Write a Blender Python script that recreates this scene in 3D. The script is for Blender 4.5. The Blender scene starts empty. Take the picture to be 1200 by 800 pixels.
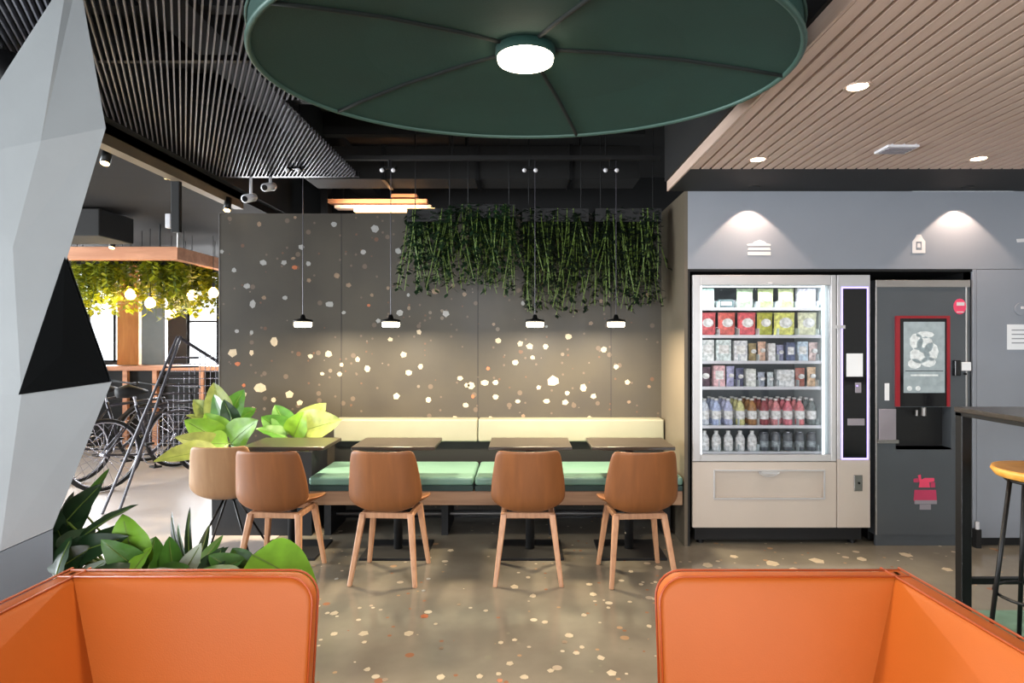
import bpy, math, random
from mathutils import Vector, Matrix, Euler
random.seed(7)
PI = math.pi
sc = bpy.context.scene
col = sc.collection
F = 750.0; CU = 612.0; CV = 398.0; H = 1.45      # focal in px, vanishing point, eye height

# ------------------------------------------------------------------ camera
cd = bpy.data.cameras.new('camera'); cam = bpy.data.objects.new('camera', cd); col.objects.link(cam)
cam.location = (0, 0, H); cam.rotation_euler = (PI/2, 0, 0)
cd.sensor_width = 36; cd.lens = 36*F/1200
cd.shift_x = -12/1200; cd.shift_y = -2/1200
cd.clip_start = .05; cd.clip_end = 200
sc.camera = cam
# ------------------------------------------------------------------ view
sc.view_settings.view_transform = 'Standard'; sc.view_settings.look = 'None'
sc.view_settings.gamma = 1; sc.view_settings.exposure = 0.4
# ------------------------------------------------------------------ world: pale overcast sky
w = bpy.data.worlds.new('sky'); sc.world = w; w.use_nodes = True
bg = w.node_tree.nodes['Background']; bg.inputs[0].default_value = (.86, .93, 1, 1); bg.inputs[1].default_value = 2.2

def light(name, kind, loc, energy, color, rot=(0,0,0), **kw):
    d = bpy.data.lights.new(name, kind); d.energy = energy; d.color = color
    for k, v in kw.items(): setattr(d, k, v)
    o = bpy.data.objects.new(name, d); o.location = loc; o.rotation_euler = rot; col.objects.link(o)
    return o
# daylight standing outside the window openings (behind the camera, left side, far end)
light('daylight_rear', 'AREA', (-.4, -3.75, 1.7), 400, (.95, .97, 1), (PI/2, 0, 0), shape='RECTANGLE', size=6.5, size_y=2.3)
light('daylight_left', 'AREA', (-8.25, 2.6, 1.5), 1400, (.9, .96, 1), (0, -PI/2, 0), shape='RECTANGLE', size=2.2, size_y=8)
light('daylight_far', 'AREA', (-5.2, 10.3, 1.9), 700, (.95, .97, 1), (-PI/2, 0, 0), shape='RECTANGLE', size=4.4, size_y=1.7)

def P(u, v, Y): return Vector(((u-CU)*Y/F, Y, H-(v-CV)*Y/F))
def X_(u, Y): return (u-CU)*Y/F
def Z_(v, Y): return H-(v-CV)*Y/F

# ------------------------------------------------------------------ materials
def lin(c): return tuple((x/12.92 if x <= .04045 else ((x+.055)/1.055)**2.4) for x in c)
def mat(name, rgb, rough=.5, metal=0, var=.0, scale=8, bump=0, bscale=60, emit=None, es=0, spec=None, coat=0, stretch=None):
    m = bpy.data.materials.new(name); m.use_nodes = True
    nt = m.node_tree; b = nt.nodes['Principled BSDF']; L = nt.links
    c = lin(rgb)
    b.inputs['Base Color'].default_value = (*c, 1); b.inputs['Roughness'].default_value = rough; b.inputs['Metallic'].default_value = metal
    if spec is not None: b.inputs['Specular IOR Level'].default_value = spec
    if coat: b.inputs['Coat Weight'].default_value = coat; b.inputs['Coat Roughness'].default_value = .15
    if emit: b.inputs['Emission Color'].default_value = (*lin(emit), 1); b.inputs['Emission Strength'].default_value = es
    if var or bump:
        tc = nt.nodes.new('ShaderNodeTexCoord'); mp = nt.nodes.new('ShaderNodeMapping'); L.new(tc.outputs['Object'], mp.inputs[0])
        if stretch: mp.inputs['Scale'].default_value = stretch
        n = nt.nodes.new('ShaderNodeTexNoise'); n.inputs['Scale'].default_value = scale; n.inputs['Detail'].default_value = 5
        L.new(mp.outputs[0], n.inputs['Vector'])
        if var:
            r = nt.nodes.new('ShaderNodeValToRGB')
            r.color_ramp.elements[0].position = .3; r.color_ramp.elements[1].position = .7
            r.color_ramp.elements[0].color = (*[x*(1-var) for x in c], 1); r.color_ramp.elements[1].color = (*[min(1, x*(1+var)) for x in c], 1)
            L.new(n.outputs['Fac'], r.inputs[0]); L.new(r.outputs[0], b.inputs['Base Color'])
        if bump:
            n2 = nt.nodes.new('ShaderNodeTexNoise'); n2.inputs['Scale'].default_value = bscale; n2.inputs['Detail'].default_value = 3
            L.new(mp.outputs[0], n2.inputs['Vector'])
            bp = nt.nodes.new('ShaderNodeBump'); bp.inputs['Strength'].default_value = bump; bp.inputs['Distance'].default_value = .01
            L.new(n2.outputs['Fac'], bp.inputs['Height']); L.new(bp.outputs[0], b.inputs['Normal'])
    return m

def terrazzo(name, base, dark, chips, rough, scale, thr, keep):
    """ground stone with small sparse chips of several colours (flat inlay)"""
    m = bpy.data.materials.new(name); m.use_nodes = True
    nt = m.node_tree; b = nt.nodes['Principled BSDF']; L = nt.links; N = nt.nodes.new
    tc = N('ShaderNodeTexCoord')
    n = N('ShaderNodeTexNoise'); n.inputs['Scale'].default_value = 2.3; n.inputs['Detail'].default_value = 8; L.new(tc.outputs['Object'], n.inputs['Vector'])
    r = N('ShaderNodeValToRGB'); r.color_ramp.elements[0].position = .35; r.color_ramp.elements[1].position = .68
    r.color_ramp.elements[0].color = (*lin(dark), 1); r.color_ramp.elements[1].color = (*lin(base), 1); L.new(n.outputs['Fac'], r.inputs[0])
    cur = r.outputs[0]
    for k, (s, t, kp) in enumerate(((scale, thr, keep), (scale*2.1, thr, keep*.8))):
        v = N('ShaderNodeTexVoronoi'); v.inputs['Scale'].default_value = s; L.new(tc.outputs['Object'], v.inputs['Vector'])
        lt = N('ShaderNodeMath'); lt.operation = 'LESS_THAN'; L.new(v.outputs['Distance'], lt.inputs[0]); lt.inputs[1].default_value = t
        sp = N('ShaderNodeSeparateColor'); L.new(v.outputs['Color'], sp.inputs[0])
        l2 = N('ShaderNodeMath'); l2.operation = 'LESS_THAN'; L.new(sp.outputs[0], l2.inputs[0]); l2.inputs[1].default_value = kp
        mu = N('ShaderNodeMath'); mu.operation = 'MULTIPLY'; L.new(lt.outputs[0], mu.inputs[0]); L.new(l2.outputs[0], mu.inputs[1])
        cr = N('ShaderNodeValToRGB'); cr.color_ramp.interpolation = 'CONSTANT'
        while len(cr.color_ramp.elements) < len(chips): cr.color_ramp.elements.new(.5)
        for i, c in enumerate(chips): cr.color_ramp.elements[i].position = i/len(chips); cr.color_ramp.elements[i].color = (*lin(c), 1)
        L.new(sp.outputs[1], cr.inputs[0])
        mx = N('ShaderNodeMix'); mx.data_type = 'RGBA'; L.new(mu.outputs[0], mx.inputs[0]); L.new(cur, mx.inputs[6]); L.new(cr.outputs[0], mx.inputs[7]); cur = mx.outputs[2]
    L.new(cur, b.inputs['Base Color'])
    rr = N('ShaderNodeMapRange'); L.new(n.outputs['Fac'], rr.inputs[0]); rr.inputs[3].default_value = rough*.75; rr.inputs[4].default_value = rough*1.3
    L.new(rr.outputs[0], b.inputs['Roughness'])
    return m

def wood(name, a, bcol, rough=.45, scale=3, axis=(1, 12, 12)):
    m = bpy.data.materials.new(name); m.use_nodes = True
    nt = m.node_tree; b = nt.nodes['Principled BSDF']; L = nt.links; N = nt.nodes.new
    tc = N('ShaderNodeTexCoord'); mp = N('ShaderNodeMapping'); mp.inputs['Scale'].default_value = axis; L.new(tc.outputs['Object'], mp.inputs[0])
    n = N('ShaderNodeTexNoise'); n.inputs['Scale'].default_value = scale; n.inputs['Detail'].default_value = 6; n.inputs['Distortion'].default_value = .6
    L.new(mp.outputs[0], n.inputs['Vector'])
    r = N('ShaderNodeValToRGB'); r.color_ramp.elements[0].position = .3; r.color_ramp.elements[1].position = .72
    r.color_ramp.elements[0].color = (*lin(a), 1); r.color_ramp.elements[1].color = (*lin(bcol), 1)
    L.new(n.outputs['Fac'], r.inputs[0]); L.new(r.outputs[0], b.inputs['Base Color']); b.inputs['Roughness'].default_value = rough
    return m

def glass_mat(name, tint=(1, 1, 1), refl=.08):
    m = bpy.data.materials.new(name); m.use_nodes = True
    nt = m.node_tree; nt.nodes.clear(); N = nt.nodes.new; L = nt.links
    o = N('ShaderNodeOutputMaterial'); t = N('ShaderNodeBsdfTransparent'); t.inputs[0].default_value = (*tint, 1)
    g = N('ShaderNodeBsdfGlossy'); g.inputs['Roughness'].default_value = .02
    f = N('ShaderNodeFresnel'); f.inputs[0].default_value = 1.45
    mx = N('ShaderNodeMixShader'); L.new(f.outputs[0], mx.inputs[0]); L.new(t.outputs[0], mx.inputs[1]); L.new(g.outputs[0], mx.inputs[2]); L.new(mx.outputs[0], o.inputs[0])
    return m

M = dict(
 farwall = mat('dim_grey_far_wall', (.30, .29, .28), .8, var=.05, scale=2),
 palefloor = mat('floor_painted_daylight', (.80, .75, .725), .28, var=.05, scale=1.5),  # paler floor tone with bright daylight painted in
 wallterr = terrazzo('terrazzo_wall', (.255, .232, .19), (.21, .19, .16), [(.36,.31,.26), (.36,.25,.18), (.32,.30,.26), (.22,.25,.21), (.42,.38,.33)], .5, 11, .22, .25),
 floorterr = terrazzo('terrazzo_floor', (.545, .52, .465), (.46, .435, .39), [(.8,.75,.66), (.66,.54,.42), (.5,.48,.42), (.72,.66,.58), (.58,.4,.3)], .13, 9, .2, .3),
 chip_a = mat('stone_cream', (.73, .67, .57), .45, var=.1, scale=30),
 chip_b = mat('stone_grey', (.58, .58, .57), .45, var=.1, scale=30),
 chip_c = mat('stone_rust', (.66, .38, .24), .45, var=.15, scale=30),
 chip_d = mat('stone_brown', (.5, .42, .34), .45, var=.15, scale=30),
 tan_wall = mat('tan_plaster', (.36, .325, .27), .6, var=.05, scale=3, bump=.05),
 grey_wall = mat('grey_laminate', (.53, .55, .585), .42, var=.03, scale=2.5),
 seam = mat('dark_joint', (.12, .12, .13), .7),
 black = mat('black_metal', (.055, .055, .06), .42, .3, var=.1, scale=20),
 blackmatt = mat('black_matt', (.035, .035, .04), .7, var=.1, scale=10),
 ceil = mat('dark_soffit', (.10, .097, .095), .8, var=.15, scale=1.5),
 ceil_left = mat('brown_soffit', (.10, .086, .076), .9, spec=.15, var=.12, scale=1.2, stretch=(1, 8, 1)),
 plaster = mat('pale_plaster', (.74, .73, .71), .8, var=.04, scale=2),
 slatwood = wood('slat_wood', (.72, .62, .56), (.81, .715, .655), .5, 2, (10, .8, 10)),
 slatback = mat('slat_backing', (.16, .12, .10), .8, var=.1),
 finmetal = mat('dark_fin_metal', (.45, .45, .48), .45, .4, var=.08, scale=6),
 green = mat('green_felt', (.055, .21, .18), .8, var=.1, scale=4, bump=.1, bscale=150),
 greenrim = mat('green_piping', (.22, .33, .30), .5, .2, var=.05),
 greenrib = mat('dark_green_seam', (.02, .07, .06), .8, var=.1),
 steel = mat('brushed_steel', (.62, .61, .60), .3, .9, var=.06, scale=30),
 concrete = mat('pale_grey_concrete', (.545, .56, .565), .6, var=.05, scale=4, bump=.08, bscale=25),
 plinth = mat('slate_grey_plinth', (.33, .35, .37), .45, var=.05, scale=3),
 blackpanel = mat('black_recess_panel', (.025, .03, .032), .9, spec=.1, var=.15, scale=3),
 orange = mat('orange_leather', (.71, .355, .11), .5, spec=.3, var=.045, scale=3, bump=.06, bscale=260),
 orangepipe = mat('orange_piping', (.66, .27, .07), .4, var=.05),
 shell = wood('walnut_shell', (.45, .265, .12), (.52, .315, .155), .5, 3, (6, 1, 1)),
 tanshell = wood('pale_oak_shell', (.58, .44, .31), (.65, .51, .37), .5, 3, (6, 1, 1)),
 leg = wood('ash_leg', (.68, .49, .36), (.80, .61, .47), .45, 4, (12, 12, 1)),
 teal = mat('teal_leather', (.40, .54, .49), .38, var=.06, scale=4, bump=.08, bscale=120),
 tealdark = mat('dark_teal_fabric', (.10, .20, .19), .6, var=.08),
 cream = mat('cream_upholstery', (.54, .535, .47), .6, var=.04, scale=5, bump=.06, bscale=150),
 benchwood = wood('bench_wood', (.50, .38, .29), (.62, .49, .38), .5, 2, (1, 12, 12)),
 tabletop = wood('dark_table_laminate', (.17, .145, .125), (.24, .21, .18), .28, 3, (1, 10, 10)),
 beamwood = wood('beam_wood', (.72, .48, .34), (.84, .6, .45), .5, 2, (1, 8, 8)),
 pillarwood = wood('amber_wood', (.80, .50, .20), (.90, .62, .30), .5, 2, (8, 8, 1)),
 stool = wood('honey_oak', (.84, .56, .20), (.93, .68, .32), .4, 3, (2, 10, 10)),
 machine = mat('silver_beige_metal', (.76, .72, .68), .38, .1, var=.03, scale=3),
 machframe = mat('silver_frame', (.74, .74, .745), .3, .2, var=.03),
 machside = mat('black_machine_side', (.05, .05, .055), .5, var=.05),
 inside = mat('white_liner', (.84, .88, .89), .4, var=.02),
 insideback = mat('grey_liner', (.30, .33, .35), .5, var=.05),
 coffee = mat('anthracite_panel', (.33, .35, .37), .35, .3, var=.04, scale=3),
 coffeetrim = mat('satin_edge_trim', (.62, .61, .60), .3, .7, var=.03),
 screenblack = mat('black_gloss', (.02, .02, .035), .12, var=.05),
 redframe = mat('red_frame', (.52, .09, .13), .3, var=.05, emit=(.8, .08, .14), es=.05),
 pink = mat('pink_sticker', (.91, .28, .42), .5, var=.04),
 pinkdull = mat('rose_print', (.72, .22, .36), .5, var=.05),
 greyprint = mat('grey_print', (.55, .53, .56), .5, var=.05),
 paper = mat('white_paper', (.90, .91, .92), .6, var=.02),
 ink = mat('grey_ink', (.55, .56, .58), .6, var=.05),
 whiteprint = mat('white_print', (.83, .82, .82), .6, var=.02),
 whiteplastic = mat('white_plastic', (.82, .82, .84), .35, var=.02),
 led = mat('led_white', (1, 1, 1), .5, var=.01, emit=(.93, .97, 1), es=1.3),
 ledviolet = mat('violet_light_strip', (.7, .6, 1), .5, var=.01, emit=(.66, .60, 1), es=1.5),
 screenlit = mat('lit_screen', (.52, .56, .57), .3, var=.2, scale=20, emit=(.55, .6, .62), es=.3),
 screenbright = mat('lit_screen_bright', (.78, .8, .8), .3, var=.25, scale=40, emit=(.9, .94, .95), es=.12),
 opal = mat('opal_lamp', (1, .95, .85), .5, var=.01, emit=(1, .93, .78), es=9),
 opalbig = mat('opal_disc', (1, .95, .88), .5, var=.01, emit=(1, .93, .82), es=14),
 bulb = mat('warm_bulb', (1, .85, .55), .5, var=.01, emit=(1, .80, .48), es=14),
 warmstrip = mat('warm_strip', (1, .8, .55), .5, var=.01, emit=(1, .78, .52), es=2.6),
 downl = mat('downlight_lens', (1, .9, .8), .5, var=.01, emit=(1, .88, .72), es=9),
 rug = mat('sage_rug', (.40, .53, .47), .9, var=.12, scale=14, bump=.3, bscale=300),
 soil = mat('dark_soil', (.16, .12, .09), .9, var=.3, scale=40, bump=.5, bscale=60),
 pebble = mat('pale_pebble', (.62, .55, .47), .7, var=.2, scale=20),
 planter = mat('black_planter', (.10, .11, .13), .5, var=.06),
 stem = mat('green_stem', (.36, .45, .18), .6, var=.15),
 leafD = mat('dark_green_leaf', (.10, .20, .10), .35, var=.3, scale=14),
 leafM = mat('mid_green_leaf', (.25, .43, .14), .4, var=.25, scale=14),
 leafL = mat('lime_leaf', (.41, .58, .15), .42, var=.2, scale=14),
 leafY = mat('yellow_green_leaf', (.48, .53, .27), .45, var=.25, scale=18),
 leafP = mat('silver_glare_leaf', (.62, .68, .62), .45, var=.25, scale=18),
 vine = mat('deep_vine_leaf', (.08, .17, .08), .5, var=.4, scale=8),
 vineD = mat('vine_leaf_painted_shade', (.06, .115, .06), .5, var=.4, scale=8),  # darker copy of the vine leaf, shade painted into its colour
 beammetal = mat('olive_brown_beam', (.40, .35, .28), .6, var=.08, scale=3),
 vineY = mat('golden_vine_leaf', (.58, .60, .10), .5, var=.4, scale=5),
 tyre = mat('black_rubber', (.06, .06, .07), .7, var=.1),
 spoke = mat('bright_spoke', (.78, .78, .82), .25, .8, var=.05),
 bikepaint = mat('graphite_frame_paint', (.22, .21, .24), .35, .3, var=.1),
 greypanel = mat('bluish_grey_panel', (.52, .56, .57), .7, var=.05),
 street = mat('street_facade', (.66, .62, .68), .8, var=.4, scale=3, bump=0),
 pave = mat('pale_pavement', (.72, .71, .70), .8, var=.08, scale=2),
 glass = glass_mat('clear_glass'),
)

# ------------------------------------------------------------------ mesh builder
ORG = {}
class MB:
    def __init__(s): s.v = []; s.f = []
    def add(s, vs, fs):
        n = len(s.v); s.v += [Vector(p) for p in vs]; s.f += [tuple(i+n for i in f) for f in fs]; return s
    def box(s, a, b):
        x0, y0, z0 = a; x1, y1, z1 = b
        return s.add([(x0,y0,z0),(x1,y0,z0),(x1,y1,z0),(x0,y1,z0),(x0,y0,z1),(x1,y0,z1),(x1,y1,z1),(x0,y1,z1)],
              [(0,3,2,1),(4,5,6,7),(0,1,5,4),(1,2,6,5),(2,3,7,6),(3,0,4,7)])
    def hexa(s, pts):   # 8 corners, bottom ring then top ring
        return s.add(pts, [(0,3,2,1),(4,5,6,7),(0,1,5,4),(1,2,6,5),(2,3,7,6),(3,0,4,7)])
    def tube(s, pts, r, seg=8, closed=False, cap=True):
        pts = [Vector(p) for p in pts]; n = len(pts); rs = r if isinstance(r, (list, tuple)) else [r]*n
        rings = []; up = None
        for i in range(n):
            if closed: t = pts[(i+1) % n]-pts[i-1]
            else: t = pts[min(i+1, n-1)]-pts[max(i-1, 0)]
            t.normalize()
            if up is None:
                up = Vector((0,0,1)) if abs(t.z) < .9 else Vector((1,0,0))
            a = t.cross(up)
            if a.length < 1e-5: a = t.orthogonal()
            a.normalize(); b = a.cross(t).normalized(); up = b
            rings.append([pts[i]+a*math.cos(2*PI*k/seg)*rs[i]+b*math.sin(2*PI*k/seg)*rs[i] for k in range(seg)])
        vs = [p for rg in rings for p in rg]; fs = []
        for i in range(n if closed else n-1):
            j = (i+1) % n
            for k in range(seg):
                k2 = (k+1) % seg; fs.append((i*seg+k, i*seg+k2, j*seg+k2, j*seg+k))
        if cap and not closed:
            fs.append(tuple(range(seg))[::-1]); fs.append(tuple((n-1)*seg+k for k in range(seg)))
        return s.add(vs, fs)
    def cyl(s, c, r, h, seg=20, axis='z', r2=None):
        c = Vector(c); d = {'z': Vector((0,0,h)), 'y': Vector((0,h,0)), 'x': Vector((h,0,0))}[axis]
        return s.tube([c, c+d], [r, r if r2 is None else r2], seg)
    def lathe(s, c, prof, seg=24, sx=1, sy=1):
        c = Vector(c); vs = []; fs = []; n = len(prof)
        for r, z in prof:
            for k in range(seg): vs.append(c+Vector((r*sx*math.cos(2*PI*k/seg), r*sy*math.sin(2*PI*k/seg), z)))
        for i in range(n-1):
            for k in range(seg):
                k2 = (k+1) % seg; fs.append((i*seg+k, i*seg+k2, (i+1)*seg+k2, (i+1)*seg+k))
        if prof[0][0] > 1e-4: fs.append(tuple(range(seg))[::-1])
        if prof[-1][0] > 1e-4: fs.append(tuple((n-1)*seg+k for k in range(seg)))
        return s.add(vs, fs)
    def prism(s, poly, d):   # poly of 3D points extruded by vector d
        n = len(poly); d = Vector(d); poly = [Vector(p) for p in poly]
        return s.add(poly+[p+d for p in poly], [tuple(range(n))[::-1], tuple(range(n, 2*n))]+[(i, (i+1) % n, n+(i+1) % n, n+i) for i in range(n)])
    def grid(s, fn, nu, nv):
        vs = [fn(i/nu, j/nv) for j in range(nv+1) for i in range(nu+1)]
        return s.add(vs, [(j*(nu+1)+i, j*(nu+1)+i+1, (j+1)*(nu+1)+i+1, (j+1)*(nu+1)+i) for j in range(nv) for i in range(nu)])
    def build(s, name, m, parent=None, smooth=False, bevel=0, seg=2, kind=None, solid=0, sub=0):
        if parent is not None: org = ORG[parent.name]
        else:
            xs = [p.x for p in s.v]; ys = [p.y for p in s.v]; zs = [p.z for p in s.v]
            org = Vector(((min(xs)+max(xs))/2, (min(ys)+max(ys))/2, min(zs)))
        me = bpy.data.meshes.new(name); me.from_pydata([tuple(p-org) for p in s.v], [], s.f)
        import bmesh
        bm = bmesh.new(); bm.from_mesh(me); bmesh.ops.recalc_face_normals(bm, faces=bm.faces); bm.to_mesh(me); bm.free()
        me.materials.append(M[m] if isinstance(m, str) else m)
        o = bpy.data.objects.new(name, me); col.objects.link(o)
        if parent is not None: o.parent = parent
        else: o.location = org
        ORG[o.name] = org
        if smooth:
            for p in me.polygons: p.use_smooth = True
        if solid: mo = o.modifiers.new('t', 'SOLIDIFY'); mo.thickness = solid; mo.offset = 0
        if bevel: mo = o.modifiers.new('b', 'BEVEL'); mo.width = bevel; mo.segments = seg; mo.limit_method = 'ANGLE'
        if sub: mo = o.modifiers.new('s', 'SUBSURF'); mo.levels = sub; mo.render_levels = sub
        if kind: o['kind'] = kind
        return o
def box(a, b): return MB().box(a, b)
def tag(o, label, cat, group=None):
    o['label'] = label; o['category'] = cat
    if group: o['group'] = group
    return o
def thing(name, loc, label, cat, group=None, rz=0):
    o = bpy.data.objects.new(name, None); col.objects.link(o); o.empty_display_size = .1
    o.location = loc; o.rotation_euler = (0, 0, rz); ORG[o.name] = Vector(loc)
    return tag(o, label, cat, group)
def struct(mb, name, m, parent=None, **k):
    o = mb.build(name, m, parent, **k)
    if parent is None: o['kind'] = 'structure'
    return o
def copy_tree(o, parent=None):
    c = o.copy(); col.objects.link(c)
    if parent is not None: c.parent = parent
    for ch in list(o.children): copy_tree(ch, c)
    return c
def dup(root, loc, rz=0, label=None, group=None):
    r = copy_tree(root); r.location = loc; r.rotation_euler = (0, 0, rz)
    if label: r['label'] = label
    if group: r['group'] = group
    return r

# ================================================================== STRUCTURE
YV = 4.494; YW = 5.238; ZC = 2.4926
floor = struct(box((-9, -3.6, -.1), (4.4, 10.2, 0)), 'floor', 'floorterr')
box((-8.2, 2.5, -.001), (-1.8, 10.0, .0015)).build('painted_daylight_floor', 'palefloor', floor)  # daylight on the left floor, painted as a paler layer
# stone chips in the floor
def chip(mb_parent, c, ax, ay, n, sx, sy, m):
    c = Vector(c); k = random.choice((5, 6, 7)); off = random.random()*6
    pts = [c+ax*sx*math.cos(off+2*PI*i/k)*random.uniform(.75, 1.1)+ay*sy*math.sin(off+2*PI*i/k)*random.uniform(.75, 1.1) for i in range(k)]
    return MB().prism(pts, n).build('stone_chip', m, mb_parent)
fl = [(110,263,14,'a'),(190,246,7,'a'),(110,327,12,'a'),(202,326,16,'a'),(205,353,9,'a'),(345,325,16,'a'),(393,271,15,'c'),(428,296,7,'a'),(585,254,8,'a'),
 (717,150,9,'a'),(675,180,14,'a'),(733,208,12,'a'),(770,290,10,'a'),(845,332,13,'a'),(832,352,10,'d'),(632,354,9,'a'),(675,346,9,'a'),(885,368,9,'a'),(868,386,11,'a'),
 (660,420,13,'a'),(215,438,11,'a'),(442,462,14,'a'),(565,460,12,'a'),(625,452,10,'a'),(628,472,10,'c'),(705,462,13,'a'),(788,442,11,'a'),(978,450,16,'a'),(945,402,12,'a'),
 (892,268,10,'a'),(920,203,13,'a'),(908,172,11,'a'),(968,245,7,'a'),(1035,227,7,'a'),(1110,217,8,'a'),(1095,303,9,'a'),(1038,132,9,'a'),(1070,172,8,'a'),(475,66,11,'a'),
 (62,240,7,'a'),(90,262,8,'a'),(390,192,7,'b'),(118,155,7,'b'),(405,155,7,'b'),(1125,120,14,'a'),(1115,165,7,'a'),(500,235,7,'d'),(270,470,9,'d'),(445,372,8,'d')]
for x, y, r, k in fl:
    u, v = 350+x/2.667, 620+y/2.667; Y = F*H/(v-CV); s = r/2.667*Y/F
    chip(floor, P(u, v, Y)*1.0, Vector((1,0,0)), Vector((0,1,0)), (0, 0, .0012), s*1.05, s*1.25, 'chip_'+k)
for (u, v, r) in [(905,660,8),(1010,655,6),(958,657,9),(1062,650,7),(1110,667,6),(930,667,6),(830,662,7),(860,652,5),(1025,669,5)]:
    Y = F*H/(v-CV); s = r*Y/F; chip(floor, P(u, v, Y), Vector((1,0,0)), Vector((0,1,0)), (0,0,.0012), s, s*1.3, 'chip_a')

# terrazzo wall
wb = struct(box((-2.479, YW, 0), (1.138, YW+.16, 2.483)), 'wall_back', 'wallterr')
C1 = [(435,70,13,'b'),(583,85,16,'b'),(667,167,15,'b'),(540,170,13,'b'),(318,152,13,'b'),(180,208,15,'b'),(255,208,14,'b'),(343,212,13,'b'),(75,235,11,'b'),(30,168,10,'b'),
 (122,292,14,'b'),(345,272,10,'d'),(258,335,11,'b'),(142,358,17,'b'),(420,358,17,'b'),(183,335,9,'d'),(487,290,13,'d'),(445,255,13,'d'),(800,312,16,'d'),(703,325,9,'b'),(672,388,14,'b'),
 (838,392,16,'b'),(595,418,10,'b'),(742,458,13,'a'),(638,485,11,'a'),(85,455,9,'b'),(138,460,11,'b'),(220,495,20,'a'),(70,533,21,'a'),(138,533,13,'a'),(88,573,11,'c'),(350,545,10,'a'),
 (415,537,15,'a'),(462,576,10,'a'),(520,558,14,'a'),(556,590,15,'a'),(393,608,8,'a'),(455,610,11,'a'),(685,540,15,'a'),(748,583,12,'a'),(705,605,16,'a'),(168,660,22,'a'),(110,683,11,'a'),
 (217,703,11,'a'),(275,683,16,'a'),(312,713,15,'a'),(143,735,10,'a'),(660,690,15,'a'),(776,702,13,'a'),(890,625,12,'a'),(868,773,13,'a'),(915,650,11,'a'),(293,225,10,'c'),(560,362,9,'c'),
 (470,388,8,'b'),(700,60,9,'d'),(765,70,9,'d'),(630,300,8,'d'),(705,372,8,'d'),(165,70,11,'d'),(295,45,8,'d'),(110,650,8,'c'),(865,290,11,'d'),(288,193,8,'d'),(572,325,7,'d')]
C2 = [(197,490,12,'a'),(275,500,12,'a'),(310,510,17,'a'),(367,510,14,'a'),(320,550,12,'a'),(257,568,14,'a'),(450,475,16,'a'),(577,522,13,'a'),(622,583,12,'a'),(662,640,12,'a'),
 (98,652,18,'a'),(148,642,15,'a'),(187,640,13,'a'),(395,636,22,'a'),(342,658,11,'a'),(445,678,12,'a'),(503,660,17,'a'),(540,690,16,'a'),(370,708,13,'a'),(438,712,13,'a'),(187,692,13,'a'),
 (80,722,12,'a'),(267,708,11,'a'),(40,773,14,'a'),(168,770,12,'a'),(525,768,12,'a'),(287,762,11,'d'),(567,347,10,'d'),(530,427,10,'d'),(285,355,10,'b'),(180,430,8,'d'),(370,438,8,'b'),(735,325,8,'d'),
 (740,655,7,'d'),(668,710,8,'d'),(105,690,8,'c'),(75,322,10,'d'),(160,590,8,'c')]
for lst, ox in ((C1, 250), (C2, 520)):
    for x, y, r, k in lst:
        s = r/3.077*YW/F*.95
        chip(wb, P(ox+x/3.077, 240+y/3.077, YW), Vector((1,0,0)), Vector((0,0,1)), (0, -.0012, 0), s*random.uniform(.8, 1.1), s*random.uniform(.75, 1.05), 'chip_'+k)
for u in (400, 560, 716):
    x = X_(u, YW); box((x-.0025, YW-.001, .0), (x+.0025, YW+.002, 2.483)).build('panel_joint', 'seam', wb)
box((-2.483, YW-.004, 0), (-2.475, YW+.165, 2.487)).build('corner_strip', 'steel', wb)
# return wall between terrazzo wall and machine wall
wr = struct(box((1.138, YV, 0), (1.1625, YW+.16, 2.4926)), 'wall_return', 'tan_wall')
# machine wall with niche
wv = struct(MB().box((1.1625, YV, 1.947), (4.3, YV+.1, ZC)), 'wall_front_right', 'grey_wall')
box((3.192, YV, .06), (4.3, YV+.1, 1.944)).build('panel', 'grey_wall', wv, bevel=.002)
box((3.164, YV, .06), (3.189, YV+.1, 1.944)).build('panel', 'grey_wall', wv, bevel=.002)
box((3.164, YV+.03, .0), (4.3, YV+.1, .06)).build('plinth', 'blackmatt', wv)
nich = MB().box((1.1625, YV+.9, 0), (3.2, YV+1, 1.95)).box((3.164, YV+.02, 0), (3.188, YV+.9, 1.947)).box((1.1625, YV+.004, 1.93), (3.164, YV+.9, 1.947)).box((1.1625, YV+.004, 0), (1.178, YV+.9, 1.93))
nich.build('niche_lining', 'blackmatt', wv)
# far / side / rear walls
def wall_open(name, m, axis, c, t, a0, a1, z0, z1, holes):
    """wall with rectangular openings; axis 'x': wall plane x=c spanning y; 'y': plane y=c spanning x"""
    mb = MB(); xs = sorted(set([a0, a1]+[h[0] for h in holes]+[h[1] for h in holes])); zs = sorted(set([z0, z1]+[h[2] for h in holes]+[h[3] for h in holes]))
    for i in range(len(xs)-1):
        for j in range(len(zs)-1):
            mx, mz = (xs[i]+xs[i+1])/2, (zs[j]+zs[j+1])/2
            if any(h[0] < mx < h[1] and h[2] < mz < h[3] for h in holes): continue
            if axis == 'x': mb.box((c, xs[i], zs[j]), (c+t, xs[i+1], zs[j+1]))
            else: mb.box((xs[i], c, zs[j]), (xs[i+1], c+t, zs[j+1]))
    return struct(mb, name, m)
far_h = [(-7.6, -6.0, 1.1, 2.62), (-5.25, -2.9, .9, 2.25)]
wall_open('wall_far', 'farwall', 'y', 10.0, .15, -8.2, -2.3, 0, 3.3, far_h)
left_h = [(-1.4, 1.4, .3, 2.6), (1.8, 4.6, .3, 2.6), (5.0, 7.6, .3, 2.6)]
wall_open('wall_left', 'plaster', 'x', -8.2, .15, -3.6, 10.15, 0, 3.3, left_h)
rear_h = [(-3.8, -.6, .5, 2.6), (-.3, 2.9, .5, 2.6)]
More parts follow.
